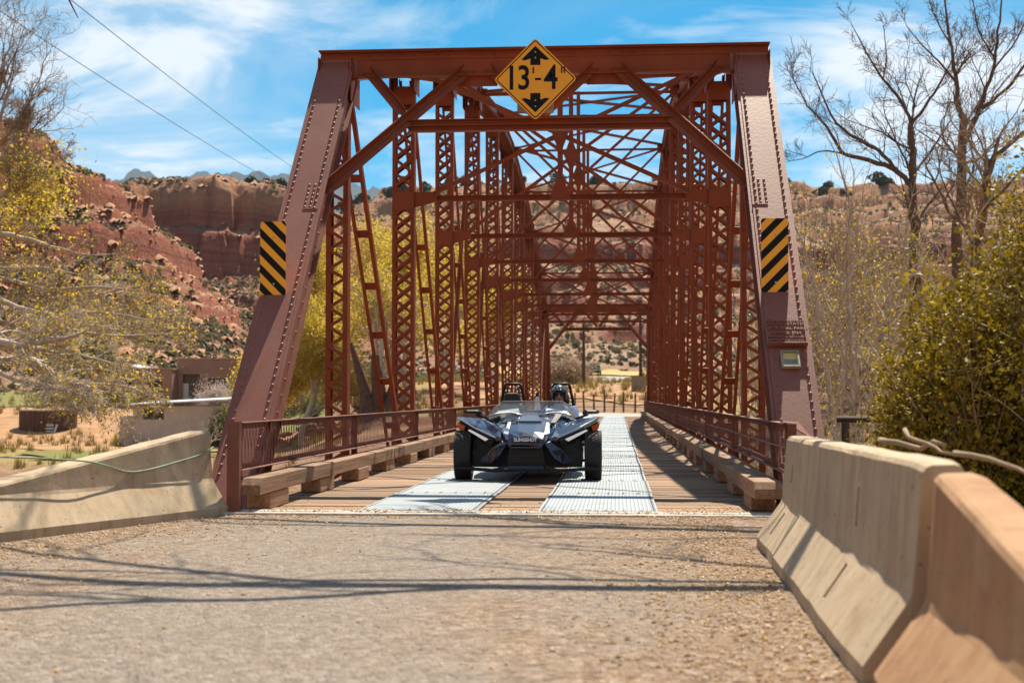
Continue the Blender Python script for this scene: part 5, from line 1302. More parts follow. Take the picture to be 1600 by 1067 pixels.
# trees drawn limb by limb: main limbs follow set courses, side branches grow from them
def limb_tree(name, label, limbs, d0, seed, bark, bark2, leaf=None, leaf_n=0, leaf_size=.08, dens=1.0, side=.55, levels=3, up=.05, rmin=.006, jitter=.12, group=None, leaf_zmax=None, tw=.16):
    rnd = random.Random(seed); W = []
    for L in limbs:
        pts = []
        for q in L: p = at(q[0], q[1], d0 + (q[3] if len(q) > 3 else 0)); pts.append((p, q[2]))
        W.append(pts)
    f = W[0][0][0]; base = Vector((f.x, f.y, gz(f.x, f.y) - .15)); W[0][0] = (base.copy(), W[0][0][1])
    big, lines, tips = [], [[] for _ in range(levels + 1)], []
    for li, pts in enumerate(W):
        P_, R_ = [], []; n = len(pts)
        for i in range(n - 1):
            p0, p1, p2, p3 = pts[max(0, i - 1)][0], pts[i][0], pts[i + 1][0], pts[min(n - 1, i + 2)][0]
            for k in range(4):
                t = k / 4; q = .5 * ((2 * p1) + (p2 - p0) * t + (2 * p0 - 5 * p1 + 4 * p2 - p3) * t * t + (3 * p1 - p0 - 3 * p2 + p3) * t ** 3)
                r = pts[i][1] + (pts[i + 1][1] - pts[i][1]) * t; j = min(.06, r * .35)
                P_.append(q - base + Vector((rnd.gauss(0, j), rnd.gauss(0, j), rnd.gauss(0, j * .6)))); R_.append(r)
        P_.append(pts[-1][0] - base); R_.append(pts[-1][1]); big.append(([tuple(p) for p in P_], R_))
        Ln = sum((P_[i + 1] - P_[i]).length for i in range(len(P_) - 1)); m = len(P_)
        nb = int(dens * Ln * (1.5 if li else .5)) + 2
        for c in range(nb + 1):
            t = (1.0 if c == nb else (.45 if li == 0 else .12) + (.55 if li == 0 else .88) * rnd.random()); i = min(m - 2, int(t * (m - 1))); dd = (P_[i + 1] - P_[i]).normalized()
            a_ = dd.orthogonal().normalized(); b_ = dd.cross(a_); az = rnd.uniform(0, 6.283); sd = a_ * math.cos(az) + b_ * math.sin(az); an = math.radians(rnd.uniform(25, 62)) if c < nb else .1
            nd = dd * math.cos(an) + sd * math.sin(an) + Vector((0, 0, .12))
            g0, tp = grow(seed * 100 + li * 40 + c, tuple(P_[i]), tuple(nd), side * Ln * .34 * rnd.uniform(.5, 1.15) * (1.1 - .4 * t) + .4, max(rmin * 1.6, R_[i] * rnd.uniform(.3, .5)), levels, nchild=(5, 5, 4), ratio=(.6, .55, .5), spread=(38, 42, 48), wander=tw, up=up, t0=.2, rmin=rmin, seg=5)
            for k in range(levels + 1): lines[k] += g0[k]
            tips += tp
    root = thing(name, label, 'tree', tuple(base), group=group)
    link('trunk', tubes_mesh('trunk', big, bark, 8), root)
    link('twigs', tubes_mesh('twigs', [l for lv in lines for l in lv], bark2, 3), root)
    if leaf is not None and leaf_n:
        rs_ = np.random.RandomState(seed); T = np.array(tips)
        if leaf_zmax is not None: T = T[T[:, 2] < leaf_zmax + rs_.randn(len(T)) * .6]
        link('crown', leaves_mesh('crown', T[rs_.randint(0, len(T), leaf_n)], leaf_size, leaf, seed, jitter), root)
    return root
limb_tree('cottonwood_tree', 'tall cottonwood at the left edge with bare top and yellow-green lower leaves',
    [[(-70, 640, .40), (-55, 450, .34), (-40, 330, .28), (-22, 240, .2), (-8, 160, .12), (8, 85, .05)], [(-30, 290, .14), (5, 245, .11, -1), (30, 205, .08, -1), (55, 160, .04, -1)], [(-38, 330, .14), (10, 300, .11, -2), (45, 275, .08, -2), (85, 255, .03, -2)], [(-44, 370, .13), (0, 350, .1, 1), (40, 335, .07, 1), (75, 320, .03, 1)], [(-20, 230, .1), (5, 170, .07), (20, 120, .03)]],
    56, 5, BARK_PALE, BARK_TAN, LEAF_HAZE, 3800, .15, dens=1.1, side=.5, jitter=.6, leaf_zmax=15.0, rmin=.008)
limb_tree('cottonwood_tree', 'cottonwood with long pale limbs drooping over the round shed at left',
    [[(-120, 700, .42), (-100, 610, .36), (-70, 555, .30), (-30, 530, .22)], [(-30, 530, .17), (5, 537, .15), (45, 563, .125), (65, 574, .11), (85, 587, .10), (110, 601, .08), (135, 606, .065), (153, 619, .05), (172, 634, .03)], [(-20, 532, .12), (31, 538, .09, -1), (76, 533, .07, -1), (103, 528, .05, -1), (130, 520, .03, -1)], [(29, 540, .07), (74, 547, .06, 1), (94, 555, .05, 1), (128, 556, .04, 1), (190, 572, .02, 1)], [(85, 587, .06), (120, 580, .05, 1.5), (165, 578, .04, 1.5), (195, 600, .03, 1.5)], [(-30, 560, .08), (15, 590, .06, -2), (60, 598, .045, -2), (110, 612, .02, -2)], [(110, 601, .05), (150, 600, .04, .5), (200, 605, .03, .5), (232, 618, .015, .5)]],
    36, 21, BARK_PALE, BARK_PALE, LEAF_SPRING, 3600, .08, dens=1.0, side=.48, up=-.01, jitter=.14, rmin=.006)
limb_tree('cottonwood_tree', 'cottonwood with pale limbs and yellow leaves in front of the red slope at left',
    [[(-150, 660, .42), (-120, 540, .36), (-90, 450, .28), (-40, 400, .2)], [(-40, 385, .11), (0, 366, .09), (45, 375, .075), (91, 388, .05), (130, 398, .03), (170, 398, .02)], [(-40, 420, .1), (20, 440, .08, 1), (80, 452, .06, 1), (150, 448, .03, 1), (215, 455, .015, 1)], [(-40, 450, .1), (30, 480, .08, -1), (90, 492, .06, -1), (160, 488, .03, -1), (230, 500, .02, -1)], [(-60, 480, .1), (10, 505, .08, 2), (90, 512, .06, 2), (180, 525, .04, 2), (270, 520, .02, 2)], [(-50, 400, .09), (10, 420, .07, 3), (60, 418, .05, 3), (120, 428, .02, 3)]],
    43, 22, BARK_PALE, BARK_TAN, LEAF_SPRING, 2200, .10, dens=.6, side=.40, up=.01, jitter=.2, rmin=.0065)
limb_tree('cottonwood_tree', 'pale-twigged cottonwood crown spreading low in front of the red hill foot',
    [[(-60, 640, .36), (-30, 560, .3), (20, 530, .25), (70, 510, .2)], [(70, 505, .13), (120, 492, .11), (170, 490, .08), (220, 478, .05), (262, 482, .02)], [(40, 520, .12), (90, 525, .09, 2), (140, 520, .07, 2), (190, 525, .04, 2), (225, 520, .02, 2)], [(70, 505, .12), (120, 470, .09, -2), (175, 455, .06, -2), (220, 448, .03, -2)], [(90, 508, .1), (150, 505, .07, -3), (210, 505, .05, -3), (260, 512, .02, -3)]],
    66, 27, BARK_PALE, BARK_PALE, LEAF_HAZE, 3200, .12, dens=.6, side=.42, up=.0, jitter=.25, rmin=.009)

# yellow-green trees in a row behind the left truss
row = [(395, 100, 12., 31), (470, 96, 14.5, 32), (560, 104, 19., 33), (640, 98, 17.5, 34), (705, 106, 17.5, 35), (770, 112, 16.5, 36), (520, 132, 19.0, 38)]
lab = ['pale budding cottonwood just right of the adobe house', 'budding yellow-green cottonwood directly behind the left end post', 'tall budding cottonwood seen between the first two left truss posts',
       'tall yellow-green cottonwood behind the second left truss post', 'yellow-green cottonwood behind the third left truss post', 'yellow-green cottonwood behind the middle of the left truss', 'farther budding cottonwood rising behind the burnt trunk']
for (px, d, h, sd), lb in zip(row, lab):
    tree('cottonwood_tree', lb, on_ground(px, d), grow(sd, (0, 0, 0), (0, 0, 1), h * .42, .26, 4, nchild=(6, 5, 5, 4), ratio=(.62, .60, .55, .5), spread=(38, 42, 50, 60), wander=.14, up=.09, t0=.22, rmin=.011), BARK_PALE, LEAF_HAZE, 22000, .17, seed=sd, jitter=.42, group='budding trees beyond the river')
# burnt hollow trunk
def burnt():
    p = on_ground(592, 88, -.2)
    g0 = grow(41, (0, 0, 0), (-.05, 0, 1), 4.3, .62, 4, nchild=(5, 4, 4, 4), ratio=(.85, .65, .55, .5), spread=(38, 45, 50, 60), wander=.10, up=.05, t0=.45, rmin=.010)
    ex = [([(-.8, 0, -.1), (-.6, 0, .9), (-.9, .1, 2.0), (-1.3, .2, 3.2), (-1.9, .3, 5.0)], [.85, .62, .42, .30, .12]), ([(.7, 0, -.1), (.6, 0, .7), (.9, -.1, 1.6), (1.0, 0, 2.6)], [.8, .55, .42, .25])]
    root = tree('cottonwood_tree', 'old cottonwood with thick burnt black trunk behind the left truss', p, g0, BARK_BURNT, LEAF_HAZE, 7000, .15, split=1, seed=41, jitter=.3, extra=ex, bark2=BARK_PALE)
burnt()

# right: big bare trees
limb_tree('bare_tree', 'large bare tree with forked dark trunk and wide left limb on the right',
    [[(1436, 640, 0.258), (1432, 520, 0.231), (1430, 430, 0.204), (1427, 350, 0.190), (1426, 285, 0.163), (1427, 235, 0.136), (1425, 190, 0.116)], [(1424, 290, 0.129), (1398, 264, 0.116), (1345, 247, 0.095), (1318, 240, 0.082), (1300, 212, 0.068), (1285, 190, 0.054), (1262, 165, 0.041), (1236, 118, 0.020)], [(1402, 266, 0.082), (1372, 236, 0.082, -.5), (1335, 214, 0.068, -.5), (1308, 193, 0.054, -.5), (1290, 160, 0.041, -.5), (1268, 112, 0.020, -.5)], [(1425, 192, 0.082), (1402, 152, 0.068, .5), (1376, 118, 0.054, .5), (1352, 78, 0.034, .5), (1330, 38, 0.014, .5)], [(1425, 192, 0.075), (1448, 162, 0.061), (1468, 132, 0.048), (1488, 92, 0.027), (1500, 60, 0.014)], [(1428, 270, 0.068), (1452, 240, 0.054, 1), (1475, 205, 0.034, 1), (1490, 180, 0.020, 1)], [(1380, 125, 0.034), (1385, 85, 0.027), (1380, 40, 0.014)], [(1320, 241, 0.041), (1285, 236, 0.034), (1255, 248, 0.020), (1232, 252, 0.010)]],
    60, 61, BARK_DARK, BARK_DARK, dens=.7, side=.5, levels=2, up=.05, rmin=.0075, tw=.17)
limb_tree('bare_tree', 'tallest bare dark tree near the right edge leaving the top of the picture',
    [[(1490, 640, 0.272), (1494, 500, 0.245), (1496, 400, 0.224), (1500, 300, 0.204), (1505, 228, 0.177), (1502, 180, 0.136)], [(1502, 185, 0.102), (1494, 120, 0.082), (1484, 60, 0.054), (1474, -10, 0.034), (1468, -60, 0.014)], [(1505, 225, 0.116), (1530, 168, 0.095), (1550, 112, 0.068), (1560, 50, 0.048), (1566, -15, 0.027), (1570, -60, 0.014)], [(1528, 172, 0.088), (1572, 140, 0.068, 1), (1605, 98, 0.054, 1), (1640, 50, 0.027, 1)], [(1495, 130, 0.048), (1466, 96, 0.041, -1), (1440, 70, 0.027, -1), (1416, 40, 0.014, -1)], [(1486, 70, 0.041), (1462, 30, 0.027, 1), (1450, -10, 0.014, 1)], [(1555, 90, 0.041), (1530, 50, 0.034), (1520, 0, 0.020)], [(1548, 115, 0.041), (1590, 60, 0.034, -1), (1610, 10, 0.014, -1)]],
    57, 64, BARK_DARK, BARK_DARK, dens=.7, side=.45, levels=2, up=.06, rmin=.0075, tw=.16)
limb_tree('bare_tree', 'leaning bare brown tree at the far right behind the green bush',
    [[(1490, 640, 0.231), (1515, 470, 0.204), (1528, 380, 0.190), (1536, 310, 0.170), (1550, 250, 0.136)], [(1550, 250, 0.088), (1590, 215, 0.075), (1620, 185, 0.054), (1660, 130, 0.027)], [(1546, 258, 0.082), (1556, 234, 0.068), (1560, 215, 0.041)], [(1532, 340, 0.068), (1565, 300, 0.054, -1), (1600, 262, 0.034, -1), (1640, 220, 0.020, -1)], [(1525, 390, 0.054), (1500, 340, 0.041, 1), (1480, 300, 0.027, 1), (1465, 262, 0.014, 1)]],
    50, 67, BARK_DARK, BARK_TAN, dens=1.2, side=.5, levels=2, up=.05, rmin=.008, tw=.18)
# slim saplings just beyond the right end post
sap = [(1262, 33, 10.6), (1283, 36, 11.2), (1300, 31, 9.6), (1322, 38, 10.8), (1345, 34, 10.4), (1372, 37, 9.6), (1246, 40, 11.0), (1398, 41, 9.2)]
slab = ['slim bare sapling closest to the right end post', 'slim sapling second from the right end post, with few yellow buds', 'slim forked sapling above the pipe rail', 'slender leaning sapling right of the pipe rail', 'thin pale sapling between the pipe rail and the bush', 'thin sapling rising beside the left side of the green bush', 'farther slim sapling half hidden by the right end post', 'farther thin sapling behind the green bush']
for i, ((px, d, h), lb) in enumerate(zip(sap, slab)):
    tree('sapling', lb, on_ground(px, d), grow(80 + i, (0, 0, 0), (random.Random(i).uniform(-.12, .12), 0, 1), h * .55, .10, 3, nchild=(8, 5, 4), ratio=(.45, .5, .5), spread=(26, 34, 40), wander=.07, up=.08, t0=.18, rmin=.0055), BARK_PALE, LEAF_SPRING, 700, .06, split=1, seed=80 + i, jitter=.08, group='saplings by the right end post')
# grey-tan thicket trees filling the right middle distance (three shapes, turned and scaled)
def thicket_proto(sd):
    l, tips = grow(sd, (0, 0, 0), (0, 0, 1), 3.0, .12, 4, nchild=(9, 7, 6, 4), ratio=(.85, .62, .55, .5), spread=(42, 46, 52, 60), wander=.17, up=.06, t0=.06, rmin=.0085)
    rs_ = np.random.RandomState(sd); T = np.array(tips)
    return tubes_mesh('trunk', l[0] + l[1], BARK_PALE, 5), tubes_mesh('twigs', [q for lv in l[2:] for q in lv], BARK_TAN, 3), leaves_mesh('crown', T[rs_.randint(0, len(T), 700)], .10, LEAF_HAZE, sd, .22)
TP = [thicket_proto(s_) for s_ in (120, 121, 122)]
thick = [(1232, 78, 1.18), (1262, 88, 1.34), (1296, 84, 1.23), (1330, 92, 1.4), (1362, 86, 1.29), (1395, 96, 1.46), (1440, 88, 1.34), (1490, 98, 1.46), (1545, 90, 1.4), (1600, 84, 1.34), (1255, 101, 1.79), (1340, 108, 1.9), (1420, 111, 1.9), (1510, 106, 1.79), (1590, 104, 1.79), (1660, 94, 1.46)]
tn = ['nearest the right end post', 'second from the right end post', 'behind the slim saplings', 'just left of the forked bare tree', 'at the left foot of the forked bare tree', 'under the forked bare tree', 'between the two tall bare trees', 'behind the tallest bare tree', 'behind the leaning bare tree', 'at the far right behind the green bush', 'farthest left on the slope', 'at the foot of the brown slope behind the saplings', 'low on the slope behind the forked tree', 'low on the slope behind the tallest tree', 'on the slope behind the leaning tree', 'at the right edge of the view']
for i, ((px, d, sc_), tx) in enumerate(zip(thick, tn)):
    r = thing('thicket_tree', 'dense twiggy bare thicket tree ' + tx, 'tree', on_ground(px, d), i * 1.9, 'thicket trees on the right'); r.scale = (sc_ * 1.1, sc_ * 1.1, sc_ * 1.25 * (.92 + .05 * (i % 4)))
    for nm, me in zip(('trunk', 'twigs', 'crown'), TP[i % 3]): link(nm, me, r)

# green bush pressing against the right barrier
def bush(name, label, c, rad, n, leaf, size, seed, bark=BARK_TAN, group=None, nst=26, cat='bush'):
    rs = np.random.RandomState(seed); root = thing(name, label, cat, c, group=group); lines, T = [], []
    for i in range(nst):
        a = rs.rand() * 6.283; t = rs.rand() ** .6; tip = np.array([math.cos(a) * rad[0] * t, math.sin(a) * rad[1] * t, rad[2] * (1.15 - .55 * t * t) * rs.uniform(.72, 1.12)])
        base = np.array([tip[0] * .25, tip[1] * .25, -.1]); mid = (base + tip) / 2 + rs.randn(3) * .12 * rad[0]
        P = [tuple(base), tuple(base * .6 + mid * .4), tuple(mid), tuple(mid * .5 + tip * .5 + rs.randn(3) * .04), tuple(tip)]; lines.append((P, [.022, .018, .014, .009, .004]))
        for q in range(13):
            u = rs.uniform(.18, 1); k = min(3, int(u * 4)); s0 = np.array(P[k]) + (np.array(P[k + 1]) - np.array(P[k])) * (u * 4 - k)
            d = rs.randn(3) * .30 * np.array(rad) * np.array([1, 1, .6]); d[2] += .12 * rad[2]; e = s0 + d; lines.append(([tuple(s0), tuple(s0 + d * .5 + rs.randn(3) * .03), tuple(e)], [.006, .004, .002]))
            for w in range(8): T.append(s0 + d * rs.uniform(.3, 1.05) + rs.randn(3) * .05)
    link('stems', tubes_mesh('stems', lines, bark, 4), root)
    T = np.array(T)
    for fr, sz in ((.5, .75), (.36, 1.05), (.14, 1.35)): link('foliage', leaves_mesh('foliage', T[rs.randint(0, len(T), int(n * fr))], size * sz, leaf, seed + int(sz * 10), size * 1.9, .55), root)
    if n > 10000:
        dead = []
        for i in range(60):
            a = rs.rand() * 6.283; s0 = np.array([math.cos(a) * rad[0] * .7, math.sin(a) * rad[1] * .7, rs.uniform(.3, 1.0) * rad[2]]) * rs.uniform(.6, 1.1); d = rs.randn(3) * .25 + np.array([0, 0, .35])
            dead.append(([tuple(s0), tuple(s0 + d * .5 + rs.randn(3) * .03), tuple(s0 + d)], [.008, .006, .003]))
        link('dead_twigs', tubes_mesh('dead_twigs', dead, BARK_PALE, 4), root)
    return root
for (px, d, rad, n, lb, sd) in ((1500, 11.6, (.60, .8, 1.60), 38000, 'olive-green leafy bush crowding the right barrier, left part', 201), (1605, 11.2, (.78, .9, 2.15), 50000, 'tallest olive-green bush at the right edge behind the barrier', 202), (1432, 12.6, (.34, .6, 1.15), 14000, 'small olive-green bush closest to the pipe rail', 203), (1700, 10.8, (.85, .9, 2.5), 20000, 'olive-green bush cut by the right edge of the picture', 204)):
    p = at(px, 620, d); bush('leafy_bush', lb, (p.x, p.y, gz(p.x, p.y) - .05), rad, n, LEAF_BUSH, .050, sd, group='bushes along the right barrier', nst=34)
# overhanging tree right of the view whose limbs shade the road
def overhang():
    base = (10.3, .9, gz(10.3, .9) - .1); O = Vector(base)
    limbs = [((10.0, 1.5, 6.6), (-.94, .0, .22), 11.0, .15, 301), ((10.0, .4, 7.2), (-.94, -.13, .20), 10.5, .15, 302)]
    lines = [[], [], [], []]
    for p, d, Ln, r, sd in limbs:
        g0, _ = grow(sd, tuple(Vector(p) - O), d, Ln, r, 3, nchild=(4, 4, 3), ratio=(.45, .5, .5), spread=(24, 34, 40), wander=.115, up=.004, t0=.25, rmin=.009, seg=9, taper=.6)
        for i in range(4): lines[i] += g0[i]
    tr = [([(0, 0, 0), (-.1, .2, 3), (-.2, .3, 6), (0, .1, 9), (.2, .2, 12)], [.5, .4, .34, .24, .1])]
    tree('overhanging_tree', 'bare tree right of the road whose long limbs throw shadows across it', base, (lines, []), BARK_DARK, extra=tr)
overhang()

# small plants near the houses
p = on_ground(352, 101); bush('dark_shrub', 'rounded dark green shrub beside the pale house by the left end post', p, (1.3, 1.2, 2.3), 9000, LEAF_GREEN, .14, 211)
p = on_ground(487, 116); bush('dark_shrub', 'small upright green shrub behind the left end post foot', p, (.8, .8, 1.7), 5000, LEAF_GREEN, .13, 212)
p = on_ground(338, 122); bush('blossom_bush', 'white blossoming bush in front of the adobe house', p, (1.6, 1.2, 2.6), 12000, BLOSSOM, .13, 213)
tree('young_tree', 'small leafless fruit tree in front of the pale house', on_ground(325, 84), grow(221, (0, 0, 0), (.05, 0, 1), 1.5, .07, 3, nchild=(5, 5, 4), ratio=(.7, .6, .5), spread=(45, 45, 50), wander=.14, up=.05, t0=.3, rmin=.008), BARK_PALE, split=1)
tree('young_tree', 'slim pale young tree with upright bare branches before the adobe house', on_ground(306, 70), grow(222, (0, 0, 0), (0, 0, 1), 2.9, .055, 3, nchild=(6, 4, 3), ratio=(.55, .5, .5), spread=(32, 35, 40), wander=.07, up=.1, t0=.3, rmin=.006), BARK_PALE, split=1)
tree('young_tree', 'thin pale sapling in front of the pale house wall', on_ground(204, 66), grow(223, (0, 0, 0), (0, 0, 1), 3.4, .045, 2, nchild=(6, 4), ratio=(.4, .5), spread=(24, 35), wander=.05, up=.1, t0=.1, rmin=.006), BARK_PALE, split=1)
tree('young_tree', 'small gnarled dark tree left of the lawn near the barrier', on_ground(52, 44), grow(224, (0, 0, 0), (-.1, 0, 1), 1.1, .07, 3, nchild=(5, 5, 4), ratio=(.8, .6, .5), spread=(55, 50, 50), wander=.22, up=.02, t0=.35, rmin=.006), BARK_DARK, split=1)

# rim and slope junipers, told apart singly; the scrub below is one mass
def juniper_mesh(seed):
    rs = np.random.RandomState(seed); n = 620; c = []
    for i in range(9): c.append((rs.randn() * .5, rs.randn() * .5, rs.uniform(.6, 2.4), rs.uniform(.5, .95)))
    P = []
    for i in range(n):
        q = c[rs.randint(9)]; d = rs.randn(3); d /= np.linalg.norm(d); P.append(np.array(q[:3]) + d * q[3] * rs.uniform(.55, 1) * np.array([1, 1, .8]))
    return leaves_mesh('crown', P, .55, LEAF_JUNIPER, seed, .05, .8), tubes_mesh('trunk', [([(0, 0, -.4), (.1, 0, .6), (0, .1, 1.6)], [.22, .16, .08]), ([(.1, 0, .5), (.5, .1, 1.2), (.7, .1, 1.8)], [.12, .08, .04])], BARK_DARK, 5)
JM = [juniper_mesh(s) for s in (1, 2, 3)]
rs = np.random.RandomState(3)
def juniper(x, y, s, label, group, k):
    r = thing('juniper_tree', label, 'tree', (x, y, gz(x, y) - .2), rs.rand() * 6.28, group); r.scale = (s * 1.15, s * 1.15, s)
    link('crown', JM[k % 3][0], r); link('trunk', JM[k % 3][1], r)
ORD = 'first second third fourth fifth sixth seventh eighth ninth tenth eleventh twelfth thirteenth fourteenth fifteenth sixteenth seventeenth'.split()
k = 0
for px in [236, 247, 258, 271, 283, 297, 312, 330, 344, 352, 361, 388, 402, 418, 431, 440, 452]:
    d = 450 + rs.rand() * 6; p = at(px + rs.randn() * 1.2, 620, d); juniper(p.x, p.y, rs.uniform(1.2, 2.2), 'small dark juniper on the red cliff rim, %s from the left' % ORD[k], 'junipers on the left cliff rim', k); k += 1
k0 = k
for px in [118, 135, 150, 163, 172, 185, 196, 204, 214, 222]:
    d = 283 + rs.rand() * 22; p = at(px, 620, d); juniper(p.x, p.y, rs.uniform(.5, 1.0), 'small juniper on the left red hill skyline, %s from the left' % ORD[k - k0], 'junipers on the left hill', k); k += 1
for i in range(46):
    px = rs.uniform(480, 1420); d = 632 + rs.rand() * 30; p = at(px, 620, d); juniper(p.x, p.y, rs.uniform(.9, 2.3), 'dark juniper on the far ridge behind the bridge', 'junipers on the far ridge', k); k += 1

def scrub():
    rs = np.random.RandomState(17); n0 = 42000
    px = rs.uniform(-250, 1750, n0); d = rs.uniform(150, 640, n0) ** 1.0
    q = rs.rand(n0) < .34; px = np.where(q, rs.uniform(-120, 470, n0), px); d = np.where(q, rs.uniform(170, 440, n0), d)
    ang = np.arctan((px - 965) / 2164); x = CAM[0] + d * np.tan(ang); y = CAM[1] + d
    e = 1.5; z = ground_z(x, y); sl = np.hypot(ground_z(x + e, y) - z, ground_z(x, y + e) - z) / e
    ok = (sl < np.where(px < 460, 1.5, 1.0)) & (rs.rand(n0) < np.where(sl > .1, 1, .35)) & (fbm(x / 40, y / 40, 3) > -.3) & ~((px > 780) & (px < 1080) & (d < 340)); x, y, z, d, pk = x[ok], y[ok], z[ok], d[ok], px[ok]; n = len(x)
    s = rs.uniform(.35, 1.0, n) ** 1.5 * np.where(pk < 460, .8, 1.2)
    m = 16; u = rs.randn(n, m, 3); u /= np.linalg.norm(u, axis=2, keepdims=True); u[..., 2] = np.abs(u[..., 2]) * .75
    P = (np.stack([x, y, z], -1)[:, None] + u * (s[:, None, None] * rs.uniform(.6, 1.05, (n, m, 1)))).reshape(-1, 3)
    S = np.repeat(s, m); dd = rs.randn(n * m, 3); dd /= np.linalg.norm(dd, axis=1, keepdims=True); ee = np.cross(dd, rs.randn(n * m, 3)); ee /= np.linalg.norm(ee, axis=1, keepdims=True)
    r = (S * .62)[:, None]
    V = np.stack([P - dd * r, P + ee * r * .7, P + dd * r, P - ee * r * .7], 1).reshape(-1, 3); F = np.arange(len(V)).reshape(-1, 4)
    half = rs.rand(n) < .86; fm = np.repeat(half, m)
    tag(link('scrub', np_mesh('scrub', V, F[fm], LEAF_SAGE)), 'low grey-tan sage scrub dotting the far slopes', 'scrub', kind='stuff')
    tag(link('scrub', np_mesh('scrub', V, F[~fm], LEAF_JUNIPER)), 'low dark green scrub dotting the far slopes', 'scrub', kind='stuff')
    # boulders
    n0 = 14000; px = rs.uniform(-250, 1700, n0); px = np.where(rs.rand(n0) < .45, rs.uniform(-100, 470, n0), px); d = rs.uniform(175, 600, n0); x = CAM[0] + d * (px - 965) / 2164; y = CAM[1] + d; z = ground_z(x, y); sl = np.hypot(ground_z(x + e, y) - z, ground_z(x, y + e) - z) / e
    ok = sl > .16; x, y, z = x[ok], y[ok], z[ok]; n = len(x)
    base = np.array([(1, 0, 0), (-1, 0, 0), (0, 1, 0), (0, -1, 0), (0, 0, .8), (.7, .7, .5), (-.7, .6, .45), (.6, -.7, .5), (-.6, -.7, .4)]); tri = np.array([(0, 5, 4), (5, 2, 4), (2, 6, 4), (6, 1, 4), (1, 8, 4), (8, 3, 4), (3, 7, 4), (7, 0, 4)])
    s = .22 + 1.1 * rs.rand(n) ** 4; V = base[None] * s[:, None, None] * rs.uniform(.6, 1.4, (n, 9, 3)) + np.stack([x, y, z - s * .15], -1)[:, None]
    F = (tri[None] + (np.arange(n) * 9)[:, None, None]).reshape(-1, 3)
    tag(link('boulders', np_mesh('boulders', V.reshape(-1, 3), F, mat('red_boulder', (0.36, 0.18, 0.10), rough=.95, var=.4, scale=.5))), 'red and tan boulders strewn over the far slopes', 'boulders', kind='stuff')
    # dry weeds and brush on the flats near the river and houses
    n = 5200; px = rs.uniform(-200, 1750, n); d = rs.uniform(60, 175, n); x = CAM[0] + d * (px - 965) / 2164; y = CAM[1] + d; ok = (fbm(x / 9, y / 9, 3) > -.05) & ~((np.abs(x) < 7) & (y < 82)); x, y = x[ok], y[ok]; n = len(x); z = ground_z(x, y)
    m = 16; a = rs.rand(n, m) * 6.28; h = rs.uniform(.25, .8, (n, m)); rr = rs.rand(n, m) * .28
    B = np.stack([x[:, None] + np.cos(a) * rr, y[:, None] + np.sin(a) * rr, np.repeat(z[:, None], m, 1)], -1).reshape(-1, 3); T = B + np.stack([rs.randn(n * m) * .14, rs.randn(n * m) * .14, h.ravel()], -1); w = np.stack([np.cos(a + 1.5).ravel(), np.sin(a + 1.5).ravel(), 0 * h.ravel()], -1) * .035
    V = np.stack([B - w, B + w, T], 1).reshape(-1, 3)
    tag(link('dry_weeds', np_mesh('dry_weeds', V, np.arange(len(V)).reshape(-1, 3), leaf_mat('straw', (0.30, 0.20, 0.06), (0.50, 0.36, 0.14), (0.24, 0.21, 0.05), trans=.2))), 'dry yellow weeds over the valley floor', 'weeds', kind='stuff')
scrub()
# ------------------------------------------------------------------ houses and yard things at left
ADOBE = mat('brown_adobe_stucco', (0.30, 0.175, 0.125), rough=.9, var=.15, scale=1.2, bump=.3, bscale=25)
PALE = mat('pale_stucco', (0.55, 0.46, 0.37), rough=.9, var=.15, scale=1.5, bump=.2, bscale=25)
ROOFW = mat('white_metal_roof', (0.68, 0.69, 0.70), rough=.4, metal=.3, var=.1, scale=2)
DARKGLASS = mat('dark_window_glass', (0.02, 0.022, 0.025), rough=.1, var=.1, scale=3)
WOODDARK = mat('dark_weathered_boards', (0.12, 0.062, 0.042), rough=.9, var=.5, scale=5, stretch=(3, 3, .4), bump=.4, bscale=12)
def window(b_parent, x, y, z, w, h, frame, face=-1):
    f = link('window', None, b_parent); t = .07
    b = MB(); 
    for x0, x1, z0, z1 in ((x - w / 2, x + w / 2, z + h / 2 - t, z + h / 2), (x - w / 2, x + w / 2, z - h / 2, z - h / 2 + t), (x - w / 2, x - w / 2 + t, z - h / 2 + t, z + h / 2 - t), (x + w / 2 - t, x + w / 2, z - h / 2 + t, z + h / 2 - t), (x - .03, x + .03, z - h / 2 + t, z + h / 2 - t)): b.bx(x0, x1, y - .06, y + .02, z0, z1)
    b.build('frame', frame, f)
    b = MB(); b.bx(x - w / 2 + t, x + w / 2 - t, y - .012, y - .004, z - h / 2 + t, z + h / 2 - t); b.build('pane', DARKGLASS, f)
